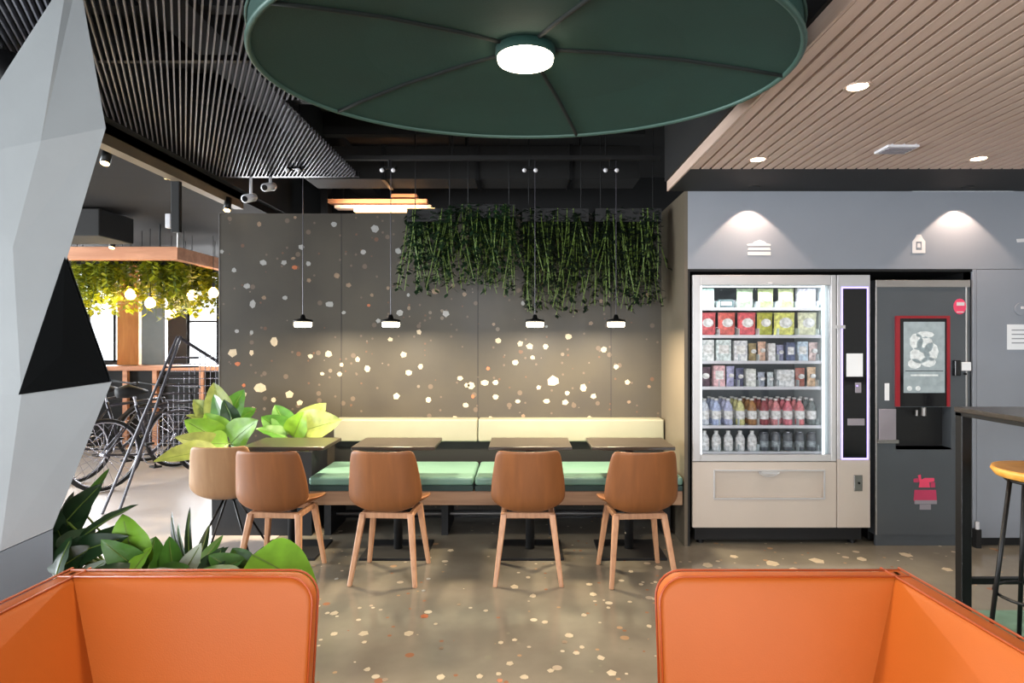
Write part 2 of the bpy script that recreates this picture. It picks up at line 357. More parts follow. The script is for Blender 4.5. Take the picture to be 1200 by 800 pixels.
wall_open('wall_rear', 'plaster', 'y', -3.6, .15, -8.2, 4.3, 0, 3.3, rear_h)
struct(box((4.3, -3.6, 0), (4.45, 5.6, 3.3)), 'wall_right', 'plaster')
struct(box((-2.36, 7.3, 0), (4.45, 7.45, 3.3)), 'wall_hall', 'blackmatt')
struct(box((-2.36, 7.45, 0), (-2.25, 10.0, 3.3)), 'wall_corridor', 'greypanel')
def window(n, axis, c, h, nm):
    a0, a1, z0, z1 = h; k = .03; mb = MB(); mu = MB()
    def bx(m_, p0, p1, q0, q1, d=.05):
        if axis == 'x': m_.box((c-d/2, p0, q0), (c+d/2, p1, q1))
        else: m_.box((p0, c-d/2, q0), (p1, c+d/2, q1))
    bx(mb, a0, a1, z0, z0+k); bx(mb, a0, a1, z1-k, z1); bx(mb, a0, a0+k, z0, z1); bx(mb, a1-k, a1, z0, z1)
    o = struct(mb, 'window_%d' % n, 'black')
    for i in range(1, nm):
        x = a0+(a1-a0)*i/nm; m_ = MB(); bx(m_, x-.02, x+.02, z0+k, z1-k, .045); m_.build('mullion', 'black', o)
    m_ = MB(); zt = z0+(z1-z0)*.62; bx(m_, a0+k, a1-k, zt-.015, zt+.015, .04); m_.build('transom', 'black', o)
    m_ = MB(); bx(m_, a0+k, a1-k, z0+k, z1-k, .008); m_.build('pane', 'glass', o)
window(1, 'y', 10.07, far_h[0], 4); window(2, 'y', 10.07, far_h[1], 5)
for i, h in enumerate(left_h): window(3+i, 'x', -8.12, h, 3)
for i, h in enumerate(rear_h): window(6+i, 'y', -3.52, h, 3)
# pavement and facades across the street, seen through the far windows
struct(box((-16, 10.3, -.15), (4, 24, -.05)), 'pavement', 'pave')
bd = thing('street_building', (-4.5, 18, -.05), 'pale building across the street seen through the far right window', 'building')
MB().box((-7.5, 18, -.05), (0, 20, 1.1)).build('lower_wall', 'street', bd)
for i in range(5): box((-7.1+i*1.4, 17.93, 1.2), (-6.3+i*1.4, 18.0, 2.4)).build('window', 'insideback', bd)
box((-7.5, 18, 1.1), (0, 20, 3.1)).build('upper_wall', 'street', bd)

# ceilings
struct(box((-2.36, -3.6, 3.3), (4.45, 7.4, 3.4)), 'ceiling', 'ceil')
struct(box((-8.2, -3.6, 2.62), (-2.36, 10.1, 2.72)), 'ceiling', 'ceil_left')
# dropped fascia at border of left zone + edge beam
beam = struct(box((-2.44, -1.5, 2.555), (-2.36, 5.42, 2.69)), 'trim_1', 'beammetal')
box((-2.36, -3.6, 2.68), (-2.30, 7.3, 3.3)).build('upstand', 'ceil', beam)
box((-2.372, -1.5, 2.684), (-2.352, 5.42, 2.70)).build('edge_strip', 'steel', beam)
# ceiling of wood slats
cw = struct(box((1.027, -2.4, 2.535), (4.3, YV, 2.56)), 'ceiling_slatted', 'slatback')
s0 = MB().box((1.03, -2.4, ZC), (1.078, 3.91, 2.535)).build('slat', 'slatwood', cw)
for i in range(1, 51):
    c = s0.copy(); col.objects.link(c); c.location = (i*.0635, 0, 0)
MB().box((1.016, -2.4, ZC), (1.027, YV, 2.62)).build('edge_board', 'slatwood', cw)
box((1.027, 3.912, ZC+.0005), (4.3, YV, 2.534)).build('end_panel', 'blackmatt', cw)
box((1.0, -2.4, 2.56), (1.03, YV, 3.3)).build('side_upstand', 'blackmatt', cw)

# black fins of the open ceiling
fin = struct(MB().box((-2.34, 4.86, 2.69), (-1.24, 4.9, 2.73)).box((-2.34, 2.9, 2.715), (.99, 2.93, 2.74)).box((-2.34, 1.5, 2.715), (.99, 1.53, 2.74)), 'ceiling_fins', 'black')
d = Vector((-397/750, 1, 0)).normalized(); nrm = Vector((d.y, -d.x, 0))
def clip(p0, x0, x1, y0, y1):
    t0, t1 = -20, 20
    for a, dd, lo, hi in ((p0.x, d.x, x0, x1), (p0.y, d.y, y0, y1)):
        ta, tb = (lo-a)/dd, (hi-a)/dd
        if ta > tb: ta, tb = tb, ta
        t0, t1 = max(t0, ta), min(t1, tb)
    return t0, t1
sp = .0255
for i in range(-140, 200):
    p0 = Vector((-.7, 2.6, 0))+nrm*sp*i
    for box4 in ((-2.34, .98, .55, 3.3), (-2.34, -1.25, 3.3, 4.86)):
        t0, t1 = clip(p0, *box4)
        if t1-t0 < .05: continue
        a, b = p0+d*t0, p0+d*t1; q = nrm*.0035
        MB().hexa([tuple(p)[:2]+(z,) for z in (2.685, 2.713) for p in (a-q, a+q, b+q, b-q)]).build('fin', 'finmetal', fin)
# beams and ducts above the fins
ob = struct(box((-1.86, -1, 3.08), (-1.62, 7.3, 3.3)), 'ceiling_beam', 'blackmatt')
for y in (2.2, 3.2, 3.85, 4.45, 5.2, 6.1): box((-2.30, y, 3.12), (1.0, y+.09, 3.3)).build('cross_beam', 'blackmatt', ob)
dk = thing('air_duct', (-.2, 5.6, 2.85), 'dark square air duct running across above the terrazzo wall', 'duct')
MB().box((-1.85, 5.45, 2.82), (1.0, 5.8, 3.1)).build('casing', 'ceil', dk)
for x in (-1.2, -.4, .4): box((x, 5.44, 2.81), (x+.03, 5.81, 3.11)).build('flange', 'black', dk)
for x in (-.5, .5): box((x, 5.6, 3.1), (x+.02, 5.62, 3.3)).build('hanger', 'black', dk)
for i, (u, v, lb) in enumerate([(260,136,'small lit panel above the black fins right of the faceted column'), (190,141,'dimmer lit panel above the black fins close to the faceted column')]):
    Y = F*(3.25-H)/(CV-v); p = P(u, v, Y)
    t = thing('ceiling_panel_light', (p.x, p.y, 3.23), lb, 'ceiling light')
    box((p.x-.09, p.y-.09, 3.23), (p.x+.09, p.y+.09, 3.3)).build('housing', 'whiteplastic', t)
    box((p.x-.075, p.y-.075, 3.222), (p.x+.075, p.y+.075, 3.232)).build('diffuser', 'downl' if i == 0 else 'warmstrip', t)

# baseboard strip under bench zone
struct(box((-1.5, 5.215, 0), (1.137, 5.237, .06)), 'baseboard_back', 'black')

# ================================================================== GREEN CANOPY
A = 1.02; cx, cy = .012, 2.378*A; RX, RY = .979*A, .773*A; zr = H+A; za = zr+.085
t = thing('ceiling_canopy', (cx, cy, zr), 'large round dark green fabric canopy disc hanging under the ceiling', 'canopy')
NS = 80
def rim(a, k=1, z=zr): return Vector((cx+RX*k*math.cos(a), cy+RY*k*math.sin(a), z))
mb = MB(); pr = [(.1, .0), (.3, .008), (.6, .03), (.85, .062), (1, .085)]
for (k, dz) in pr: mb.v += [rim(2*PI*i/NS, k, za-dz) for i in range(NS)]
mb.v += [rim(2*PI*i/NS, 1, za+.0) for i in range(NS)]; 
for j in range(len(pr)):
    for i in range(NS): mb.f.append((j*NS+i, j*NS+(i+1) % NS, (j+1)*NS+(i+1) % NS, (j+1)*NS+i))
mb.f.append(tuple(len(pr)*NS+i for i in range(NS))); mb.f.append(tuple(range(NS)))
mb.build('fabric', 'green', t, smooth=False)
MB().tube([rim(2*PI*i/NS, 1.0, zr) for i in range(NS)], .011, 8, closed=True).build('lower_rim', 'greenrim', t, smooth=True)
MB().tube([rim(2*PI*i/NS, 1.005, za) for i in range(NS)], .006, 8, closed=True).build('upper_rim', 'greenrim', t, smooth=True)
for k in range(5):
    a = math.radians(3+72*k)
    MB().tube([rim(a, kk, za-dz-.002) for kk, dz in pr], .009, 6).build('rib', 'greenrib', t, smooth=True)
for a in (.6, 2.4, 4.0, 5.4):
    p = rim(a, .8, za); MB().cyl(p, .005, 3.3-za, 6).build('suspension_rod', 'black', t)
t = thing('canopy_lamp', (cx, cy, za-.05), 'glowing round lamp in the middle of the green canopy', 'lamp')
MB().lathe((cx, cy, za-.05), [(.0, 0), (.06, -.012), (.104, -.004), (.107, .01), (.107, .03), (0, .03)], 32).build('diffuser', 'opalbig', t, smooth=True)
MB().lathe((cx, cy, za-.05), [(.110, .012), (.114, .02), (.114, .046), (.05, .049)], 32).build('rim', 'green', t, smooth=True)
light('canopy_lamp_light', 'AREA', (cx, cy, za-.07), 30, (1, .87, .7), (0, 0, 0), shape='DISK', size=.2)

# ================================================================== CEILING DOWNLIGHTS (wood ceiling)
for u, v, lb in ((888,187,'recessed downlight in the wood slat ceiling nearest the green canopy side of the wall'), (1147,186,'recessed downlight in the wood slat ceiling at right, above the grey panels'), (1005,102,'recessed downlight in the wood slat ceiling nearest the viewer')):
    Y = F*(ZC-H)/(CV-v); x = X_(u, Y)
    t = thing('downlight', (x, Y, ZC), lb, 'ceiling light')
    MB().lathe((x, Y, ZC), [(.040, .004), (.052, -.003), (.056, .002), (.056, .03), (.04, .03)], 24).build('trim_ring', 'slatwood', t, smooth=True)
    MB().cyl((x, Y, ZC-.0015), .040, .01, 24).build('lens', 'downl', t)
    light('downlight_light', 'SPOT', (x, Y, ZC-.01), 22, (1, .86, .7), spot_size=1.7, spot_blend=.6, shadow_soft_size=.03)
for x, lb in ((1.586, 'small recessed spotlight over the snack machine, grazing the grey wall'), (3.04, 'small recessed spotlight over the coffee machine, grazing the grey wall')):
    Y = YV-.125
    t = thing('wall_washer', (x, Y, ZC-.006), lb, 'ceiling light')
    MB().lathe((x, Y, ZC-.006), [(.03, 0), (.04, 0), (.04, .006)], 20).build('trim_ring', 'blackmatt', t)
    MB().cyl((x, Y, ZC-.004), .03, .003, 20).build('lens', 'downl', t)
    light('wall_washer_light', 'SPOT', (x, Y, ZC-.008), 24, (1, .72, .54), spot_size=math.radians(92), spot_blend=.25, shadow_soft_size=.006)
Y = 3.49; x = 2.04
t = thing('ceiling_speaker', (x, Y, ZC-.02), 'white square vent with a sensor in the wood slat ceiling', 'vent')
box((x-.085, Y-.07, ZC-.012), (x+.085, Y+.07, ZC+.01)).build('plate', 'whiteplastic', t, bevel=.004)
for i in range(4): box((x-.07, Y-.055+i*.03, ZC-.016), (x+.07, Y-.04+i*.03, ZC-.012)).build('louvre', 'greyprint', t)

# ================================================================== PENDANTS, TRACK, SPOTS
YP = 4.6
t = thing('lighting_track', (-.5, YP, 2.74), 'long black lighting track above the row of tables', 'track')
box((-2.0, YP-.02, 2.74), (.99, YP+.02, 2.77)).build('rail', 'blackmatt', t)
for x in (-1.6, -.5, .6): MB().cyl((x, YP, 2.77), .005, .53, 6).build('rod', 'black', t)
pend = [(355, 'first pendant lamp from the left, over the leftmost table'), (458, 'second pendant lamp from the left, over the second table'),
        (627, 'third pendant lamp from the left, left of centre over the third table'), (722, 'rightmost pendant lamp, over the table nearest the snack machine')]
for u, lb in pend:
    x = X_(u, YP); z = Z_(380, YP)
    t = thing('pendant_lamp', (x, YP, z-.02), 'small black disc ' + lb, 'pendant lamp', 'pendant lamps over the tables')
    MB().lathe((x, YP, z-.02), [(.0, 0), (.055, 0), (.062, .008), (.062, .034), (.05, .04)], 24).build('diffuser', 'opal', t, smooth=True)
    MB().lathe((x, YP, z+.02), [(.066, -.004), (.07, 0), (.066, .012), (.02, .022), (.012, .05), (0, .052)], 24).build('cap', 'black', t, smooth=True)
    MB().cyl((x, YP, z+.07), .003, 2.74-z-.07, 6).build('cord', 'bikepaint', t)
    light('pendant_light', 'AREA', (x, YP, z-.03), 24, (1, .82, .56), (0, 0, 0), shape='DISK', size=.12)
for u, v, lb in ((346,195,'above the leftmost pendant'), (456,195,'above the second pendant'), (621,196,'above the third pendant'), (715,200,'above the rightmost pendant')):
    x = X_(u, YP); z = 2.66
    t = thing('twin_spotlight', (x, YP, z), 'small twin ceiling spotlight on the black track ' + lb, 'spotlight', 'twin spotlights on the track')
    MB().cyl((x, YP, z+.02), .008, .06, 8).build('bracket', 'black', t)
    box((x-.05, YP-.01, z+.015), (x+.05, YP+.01, z+.03)).build('crossbar', 'black', t)
    for s in (-1, 1):
        MB().tube([(x+s*.04, YP+.04, z+.03), (x+s*.04, YP-.05, z-.005)], .016, 12).build('head', 'black', t, smooth=True)
        MB().tube([(x+s*.04, YP-.05, z-.005), (x+s*.04, YP-.056, z-.007)], .015, 12).build('lens', 'whiteplastic', t, smooth=True)

# security cameras
for (u, v, lb) in ((292, 233, 'white security camera at the end of the ceiling beam, lower left of the pair'), (315, 220, 'white security camera, upper right of the pair near the ceiling beam')):
    Y = 4.85; p = P(u, v, Y)
    t = thing('security_camera', (p.x, p.y, p.z), lb, 'camera', 'ceiling cameras')
    MB().tube([p+Vector((0, .08, .03)), p+Vector((-.01, -.05, -.01))], .032, 14).build('housing', 'whiteplastic', t, smooth=True)
    MB().tube([p+Vector((-.01, -.05, -.01)), p+Vector((-.011, -.056, -.012))], .022, 14).build('lens', 'screenblack', t)
    top = 2.69 if u < 300 else 2.69
    MB().cyl((p.x, p.y+.03, p.z+.02), .012, max(.03, top-p.z-.02), 8).build('mount', 'whiteplastic', t)
# hanging box and spots on left beam
t = thing('hanging_box', (-2.46, 4.48, 2.2), 'narrow black box hanging from the left ceiling beam', 'equipment')
MB().box((-2.45, 4.46, 2.2), (-2.39, 4.50, 2.56)).build('casing', 'blackmatt', t, bevel=.005)
MB().box((-2.49, 4.46, 2.23), (-2.452, 4.50, 2.33)).build('side_unit', 'whiteplastic', t, bevel=.005)
MB().cyl((-2.42, 4.5, 2.1), .008, .1, 8).build('cable', 'steel', t)
for u, v, Y, top, lb in ((266,246,5.1,2.555,'small black spotlight with a bright lens at the end of the left beam'), (123,191,3.9,2.62,'small lit spotlight near the edge of the faceted column'), (131,290,6.3,2.62,'small lit spotlight over the timber canopy frame'), (196,208,4.4,2.62,'small unlit black spotlight beside the hanging box')):
    p = P(u, v, Y)
    t = thing('spotlight', (p.x, p.y, p.z), lb, 'spotlight')
    MB().tube([p+Vector((0, .03, .1)), p], .028, 14).build('head', 'black', t, smooth=True)
    MB().tube([p, p+Vector((0, -.002, -.006))], .024, 14).build('lens', 'screenblack' if u == 196 else 'bulb', t, smooth=True)
    MB().cyl((p.x, p.y+.03, p.z+.09), .008, max(.02, top-p.z-.09), 8).build('stalk', 'black', t)
# lit timber slat canopy behind terrazzo wall
Y = 6.25
t = thing('timber_canopy', (-1.4, 6.3, 2.6), 'small lit timber slat canopy seen over the top of the terrazzo wall', 'canopy')
for v0, v1, u0, u1, m in ((233,237.5,384,500,'beamwood'), (227,230.5,458,488,'beamwood'), (240,243.5,392,505,'slatwood')):
    box((X_(u0, Y), Y, Z_(v1, Y)), (X_(u1, Y), Y+.12, Z_(v0, Y))).build('slat', m, t)
box((X_(415, Y), Y-.02, Z_(248, Y)), (X_(510, Y), Y+.05, Z_(244, Y))).build('light_strip', 'warmstrip', t)
box((X_(376, Y), Y, Z_(250, Y)), (X_(384, Y), Y+.15, Z_(212, Y))).build('end_board', 'black', t)
for u in (400, 480): MB().cyl((X_(u, Y), Y+.07, Z_(230, Y)), .006, 3.3-Z_(230, Y), 6).build('hanger', 'black', t)
light('canopy_strip_light', 'AREA', (X_(450, Y), Y-.1, Z_(246, Y)), 5, (1, .75, .5), (PI/2, 0, 0), shape='RECTANGLE', size=.8, size_y=.05)

# ================================================================== HANGING VINES
def vine_plant(x0, x1, z0, zlo, n, Y, m, label, cat='hanging plant', per=26, ls=.045, group=None):
    t = thing('hanging_plant', ((x0+x1)/2, Y, z0), label, cat, group)
    MB().box((x0, Y-.08, z0), (x1, Y+.08, z0+.1)).build('trough', 'blackmatt', t)
    for x in (x0+.05, x1-.05): MB().cyl((x, Y, z0+.1), .004, (3.3 if Y < 6 else 2.62)-z0-.1, 6).build('hanger', 'black', t)
    mb = MB(); st = MB()
    for i in range(n):
        x = random.uniform(x0, x1); y = Y+random.uniform(-.09, .09); L = (z0-zlo)*random.uniform(.35, 1)
        dx, dy = random.uniform(-.12, .12), random.uniform(-.13, .06)
        pts = [Vector((x+dx*s*s, y+dy*math.sin(s*2), z0+.1+.05*math.sin(s*PI)-(L+.1)*s)) for s in [k/5 for k in range(6)]]
        st.tube(pts, .0025, 4)
        for k in range(per):
            s = random.random(); p = pts[min(4, int(s*5))].lerp(pts[min(4, int(s*5))+1], s*5 % 1)
            a = random.uniform(0, 2*PI); o = Vector((math.cos(a), math.sin(a), random.uniform(-1.2, .4))).normalized()
            w = o.cross(Vector((0, 0, 1))).normalized()*ls*.32; l = o*ls*random.uniform(.7, 1.3)
            mb.add([p, p+l*.45+w, p+l, p+l*.45-w], [(0, 1, 2, 3)])
    mb.build('foliage', m, t, kind='stuff'); st.build('stems', 'stem', t, kind='stuff')
vine_plant(-.86, -.5, 2.33, 1.78, 60, 4.85, 'vine', 'hanging plant with trailing green leaves, leftmost of the row on the terrazzo wall', per=34, ls=.055)
vine_plant(-.46, -.05, 2.36, 1.78, 70, 4.85, 'vine', 'hanging plant with trailing green leaves, second from the left on the terrazzo wall', per=34, ls=.055)
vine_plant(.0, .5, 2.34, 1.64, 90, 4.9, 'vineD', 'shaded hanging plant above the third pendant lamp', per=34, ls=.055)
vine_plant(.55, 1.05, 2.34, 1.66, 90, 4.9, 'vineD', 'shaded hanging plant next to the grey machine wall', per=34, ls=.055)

# ================================================================== FAR LEFT AREA
# timber canopy frame with golden plants and bulbs
Yc0 = 6.5
t = thing('timber_pergola', (-4.2, 7, 2.24), 'large warm timber hanging frame over the far counter', 'pergola')
x0, x1 = X_(40, Yc0), -3.48
box((x0, 6.46, 2.26), (x1, 6.56, 2.39)).build('front_board', 'beamwood', t, bevel=.004)
box((x1-.09, 6.56, 2.26), (x1, 8.3, 2.39)).build('side_board', 'beamwood', t, bevel=.004)
box((x0, 8.3, 2.26), (x1, 8.4, 2.39)).build('back_board', 'beamwood', t, bevel=.004)
for x in (x0+.2, x1-.2):
    for y in (6.5, 8.34): MB().cyl((x, y, 2.39), .008, .23, 6).build('hanger', 'black', t)
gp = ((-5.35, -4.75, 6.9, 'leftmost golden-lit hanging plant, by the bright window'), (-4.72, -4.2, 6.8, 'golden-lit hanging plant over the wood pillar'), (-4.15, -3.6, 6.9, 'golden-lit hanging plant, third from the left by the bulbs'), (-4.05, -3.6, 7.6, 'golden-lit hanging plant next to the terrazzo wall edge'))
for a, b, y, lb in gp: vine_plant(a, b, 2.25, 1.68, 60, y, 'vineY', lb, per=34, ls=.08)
for u, v, Y, lb in ((153,345,6.75,'warm glowing bulb, leftmost under the golden plants'), (176,355,6.75,'warm glowing bulb, second from the left, hanging lower'), (225,346,7.2,'warm glowing bulb, third from the left'), (250,343,7.2,'warm glowing bulb by the edge of the terrazzo wall'), (201,367,7.2,'lowest glowing bulb, in the middle of the group')):
    p = P(u, v, Y)
    t = thing('pendant_bulb', tuple(p), lb, 'bulb', 'bulbs under the golden plants')
    MB().lathe(p, [(0, -.055), (.03, -.048), (.05, -.02), (.052, 0), (.045, .025), (.025, .05), (.016, .06)], 16).build('globe', 'bulb', t, smooth=True)
    MB().cyl(p+Vector((0, 0, .06)), .016, .05, 10).build('socket', 'black', t)
    MB().cyl(p+Vector((0, 0, .11)), .003, 2.62-p.z-.11, 5).build('cord', 'black', t)
light('bulb_glow', 'POINT', (-4.3, 6.7, 1.85), 30, (1, .72, .35), shadow_soft_size=.2)
light('bulb_glow_side', 'POINT', (-3.85, 7.3, 1.7), 18, (1, .72, .35), shadow_soft_size=.2)
# dark bulkhead
t = thing('ventilation_unit', (-4.6, 5.9, 2.4), 'dark boxy ventilation unit hung under the far left ceiling', 'ventilation unit')
box((-4.4, 5.6, 2.36), (-3.7, 6.1, 2.6)).build('casing', 'ceil', t, bevel=.01)
box((-4.3, 5.59, 2.42), (-4.0, 5.6, 2.52)).build('grille', 'black', t)
box((-5.2, 5.7, 2.44), (-4.4, 6.0, 2.58)).build('pipe_box', 'blackmatt', t)
t = thing('pillar', (-5.7, 9, 0), 'amber lit wooden pillar beside the far bright window', 'pillar')
Y = 9.2
box((X_(137, Y), Y, 0), (X_(162, Y), Y+.3, 2.62)).build('shaft', 'pillarwood', t, bevel=.01)
box((X_(136, Y), Y-.01, 0), (X_(163, Y), Y+.31, .1)).build('foot', 'black', t)
t = thing('partition_panel', (-4.95, 9.1, 0), 'bluish grey partition panel right of the amber pillar', 'panel')
box((X_(163, 9.1), 9.16, 0), (X_(189, 9.1), 9.2, 2.2)).build('board', 'greypanel', t)
box((X_(189, 9.1), 9.15, 0), (X_(189, 9.1)+.03, 9.21, 2.2)).build('edge', 'steel', t)
# bar counter
Y = 8.6; zt = Z_(429, Y)
t = thing('bar_counter', (-4.9, Y+.2, 0), 'long wood-topped bar counter under the far windows', 'counter')
box((-6.4, Y, zt-.06), (-3.6, Y+.5, zt)).build('worktop', 'beamwood', t, bevel=.005)
box((-6.35, Y+.1, 0), (-3.65, Y+.4, zt-.06)).build('base', 'blackmatt', t)
for u in (145, 180, 235): box((X_(u, Y)-.03, Y+.02, 0), (X_(u, Y)+.03, Y+.08, zt-.06)).build('leg', 'beamwood', t)

# bicycles
def bicycle(loc, rz, label):
    t = thing('bicycle', (0, 0, 0), label, 'bicycle', 'bicycles in front of the far counter')
    R = .34; W = (-.52, .52)
    for wx in W:
        wh = MB().tube([(wx+R*math.cos(2*PI*i/36), 0, R+.01+R*.96*math.sin(2*PI*i/36)) for i in range(36)], .019, 8, closed=True).build('tyre', 'tyre', t, smooth=True)
        ri = MB().tube([(wx+(R-.03)*math.cos(2*PI*i/36), 0, R+.01+(R-.03)*math.sin(2*PI*i/36)) for i in range(36)], .009, 6, closed=True).build('wheel_rim', 'spoke', t, smooth=True)
        MB().cyl((wx, -.04, R+.01), .02, .08, 12, 'y').build('hub', 'spoke', t)
        sp_ = MB()
        for i in range(20):
            a = 2*PI*i/20; sp_.tube([(wx, .02*(-1)**i, R+.01), (wx+(R-.03)*math.cos(a), 0, R+.01+(R-.03)*math.sin(a))], .0022, 4)
        sp_.build('spokes', 'spoke', t)
    bb = (-.08, 0, .29); st = (-.22, 0, .80); hd = (.36, 0, .80); hl = (.39, 0, .70); rr = (-.52, 0, .35); fr = (.52, 0, .35)
    MB().tube([bb, st], .016).tube([bb, hl], .018).tube([(-.21, 0, .76), hd], .016).tube([hd, hl], .02).build('frame', 'bikepaint', t, smooth=True)
    for s in (-1, 1):
        MB().tube([hl, (.43, s*.05, .6), (.52, s*.05, .35)], .012).build('fork', 'bikepaint', t, smooth=True)
        MB().tube([bb, (-.52, s*.05, .35)], .009).tube([(-.2, 0, .74), (-.52, s*.05, .35)], .008).build('stay', 'bikepaint', t, smooth=True)
        MB().tube([bb, (-.08+s*.09, s*.07, .29-s*.14)], .009).box((-.11+s*.09, s*.07-.02, .27-s*.14), (-.03+s*.09, s*.07+.08*s, .29-s*.14)).build('pedal', 'black', t)
    MB().tube([st, (-.25, 0, .92)], .011).build('seat_post', 'spoke', t)
    MB().tube([(-.40, 0, .93), (-.30, 0, .945), (-.18, 0, .935), (-.11, 0, .93)], [.05, .07, .035, .015], 10).build('saddle', 'tyre', t, smooth=True)
    MB().tube([hd, (.33, 0, .93)], .012).tube([(.25, -.29, .97), (.32, -.2, .95), (.35, 0, .94), (.32, .2, .95), (.25, .29, .97)], .011).build('handlebar', 'black', t, smooth=True)
    MB().tube([(-.08+.09*math.cos(2*PI*i/20), -.03, .29+.09*math.sin(2*PI*i/20)) for i in range(20)], .005, 6, closed=True).build('chainring', 'spoke', t)
    t.location = loc; t.rotation_euler = (0, 0, rz)
    return t
b0 = bicycle((-3.72, 6.55, 0), 1.0, 'graphite bicycle with bright spokes, nearest of the parked bicycles')
dup(b0, (-4.22, 6.87, 0), 1.0, 'graphite bicycle with bright spokes, second of the parked bicycles', 'bicycles in front of the far counter')
dup(b0, (-4.75, 7.2, 0), 1.0, 'graphite bicycle partly behind the black triangle of the column', 'bicycles in front of the far counter')
# metal A-frame stand
Y = 5.7
t = thing('display_stand', (X_(205, Y), Y, 0), 'tall grey metal A-shaped display stand by the bicycles', 'stand')
ap = P(208, 394, Y)
for (u, v, yy) in ((163, 500, 5.5), (171, 505, 5.5)):
    q = P(u, v, yy); q = ap+(q-ap)*((ap.z)/(ap.z-q.z)); MB().tube([ap+Vector((.03 if u > 165 else 0, 0, 0)), q], .012).build('leg', 'bikepaint', t)
q = P(256, 424, 6.0); q = ap+(q-ap)*((ap.z-.75)/(ap.z-q.z)) if ap.z-q.z < .7 else q
MB().tube([ap, P(262, 428, 5.85)], .014).build('leg', 'bikepaint', t)
MB().tube([P(262, 428, 5.85), P(262, 545, 5.85)*1], .014).build('leg', 'bikepaint', t)
for k in range(7):
    f = .25+k*.1; a = ap.lerp(P(163, 500, 5.5), f); MB().tube([a, (a.x+.12+.3*f, a.y+.15, a.z)], .007).build('rung', 'bikepaint', t)

wm = MB(); zt_ = ap.z-.25
for k in range(14):
    z = .45+k*.065; x_ = ap.x-.22+.01*k; wm.tube([(x_, 5.78, z), (-2.62, 5.8, z)], .003, 4)
for k in range(15):
    x_ = -3.3+k*.048; wm.tube([(x_, 5.79, .4), (x_, 5.79, min(1.36, .45+.9*(x_+3.45)*2))], .003, 4)
wm.build('wire_mesh', 'spoke', t, kind='stuff')
# ================================================================== FACETED COLUMN
def V(u, v, Y): return P(u, v, Y)
front = dict(T0=V(80,-30,2.22), T1=V(92,-30,2.25), G=V(-60,187,2.08), M=V(48,165,2.06), B=V(124,150,2.12), L2=V(-110,300,2.07), K=V(15,290,2.04), C=V(79,301,2.08),
             L3=V(-120,470,2.07), T=V(25,462,2.03), D=V(131,447,2.1), L4=V(-120,690,2.12), Pm=V(0,646,2.08), Fr=V(62,619,2.12))
back = {k: Vector((p.x*1.28-.03, p.y+.55, p.z)) for k, p in front.items() if k in ('T0','T1','G','B','L2','C','L3','D','L4','Fr')}
t = thing('faceted_column', (-1.75, 2.2, 0), 'tall pale grey faceted concrete column at the left edge', 'column')
names = list(front)+['b'+k for k in back]; pts = list(front.values())+list(back.values()); ix = {n: i for i, n in enumerate(names)}
faces = ['T0 T1 M', 'T1 B M', 'T0 M G', 'G M K', 'G K L2', 'M B K', 'B C K', 'L2 K T', 'L2 T L3', 'K C T', 'L3 T Pm', 'L3 Pm L4', 'T D Pm', 'D Fr Pm',
         'T1 bT1 bB B', 'B bB bC C', 'C bC bD D', 'D bD bFr Fr', 'T0 T1 bT1 bT0', 'T0 G bG bT0', 'G L2 bL2 bG', 'L2 L3 bL3 bL2', 'L3 L4 bL4 bL3', 'L4 Pm Fr bFr bL4',
         'bT0 bT1 bB bG', 'bG bB bC bL2', 'bL2 bC bD bL3', 'bL3 bD bFr bL4']
MB().add(pts, [tuple(ix[n] for n in f.split()) for f in faces]).build('facets', 'concrete', t)
tri = [front['T']+Vector((0, -.012, 0)), front['D']+Vector((.0, -.012, 0)), front['C']+Vector((0, -.012, 0))]
cc = (tri[0]+tri[1]+tri[2])/3; inn = cc+Vector((.0, .02, -.03))
mb = MB(); mb.v = [*tri, inn+Vector((0, -.03, 0))]; mb.f = [(0, 1, 3), (1, 2, 3), (2, 0, 3), (0, 2, 1)]
mb.build('black_facet', 'blackpanel', t)
base = [V(-120,690,2.15), V(0,647,2.08), V(62,620,2.12), Vector((front['Fr'].x*1.28-.03, 2.7, front['Fr'].z)), Vector((front['L4'].x-.25, 2.7, front['L4'].z))]
mb = MB(); n = 5; mb.v = [Vector(p) for p in base]+[Vector((p.x, p.y, 0)) for p in base]
mb.f = [tuple(range(n)), tuple(range(n, 2*n))]+[(i, (i+1) % n, n+(i+1) % n, n+i) for i in range(n)]
mb.build('plinth', 'plinth', t)
# small dark fixture top left behind column
t = thing('wall_lamp', (-2.25, 2.6, 2.35), 'dark lamp with a pale rim at the upper left edge', 'lamp')
p = P(2, 108, 2.7); MB().lathe(p, [(.0, 0), (.06, .01), (.07, .05), (.07, .16), (0, .18)], 16).build('shade', 'black', t, smooth=True)
MB().lathe(p, [(.071, .02), (.078, .0), (.078, -.01), (.06, -.005)], 16).build('rim', 'whiteplastic', t)
MB().cyl(p+Vector((0, 0, .18)), .008, 2.69-p.z-.18, 6).build('rod', 'black', t)

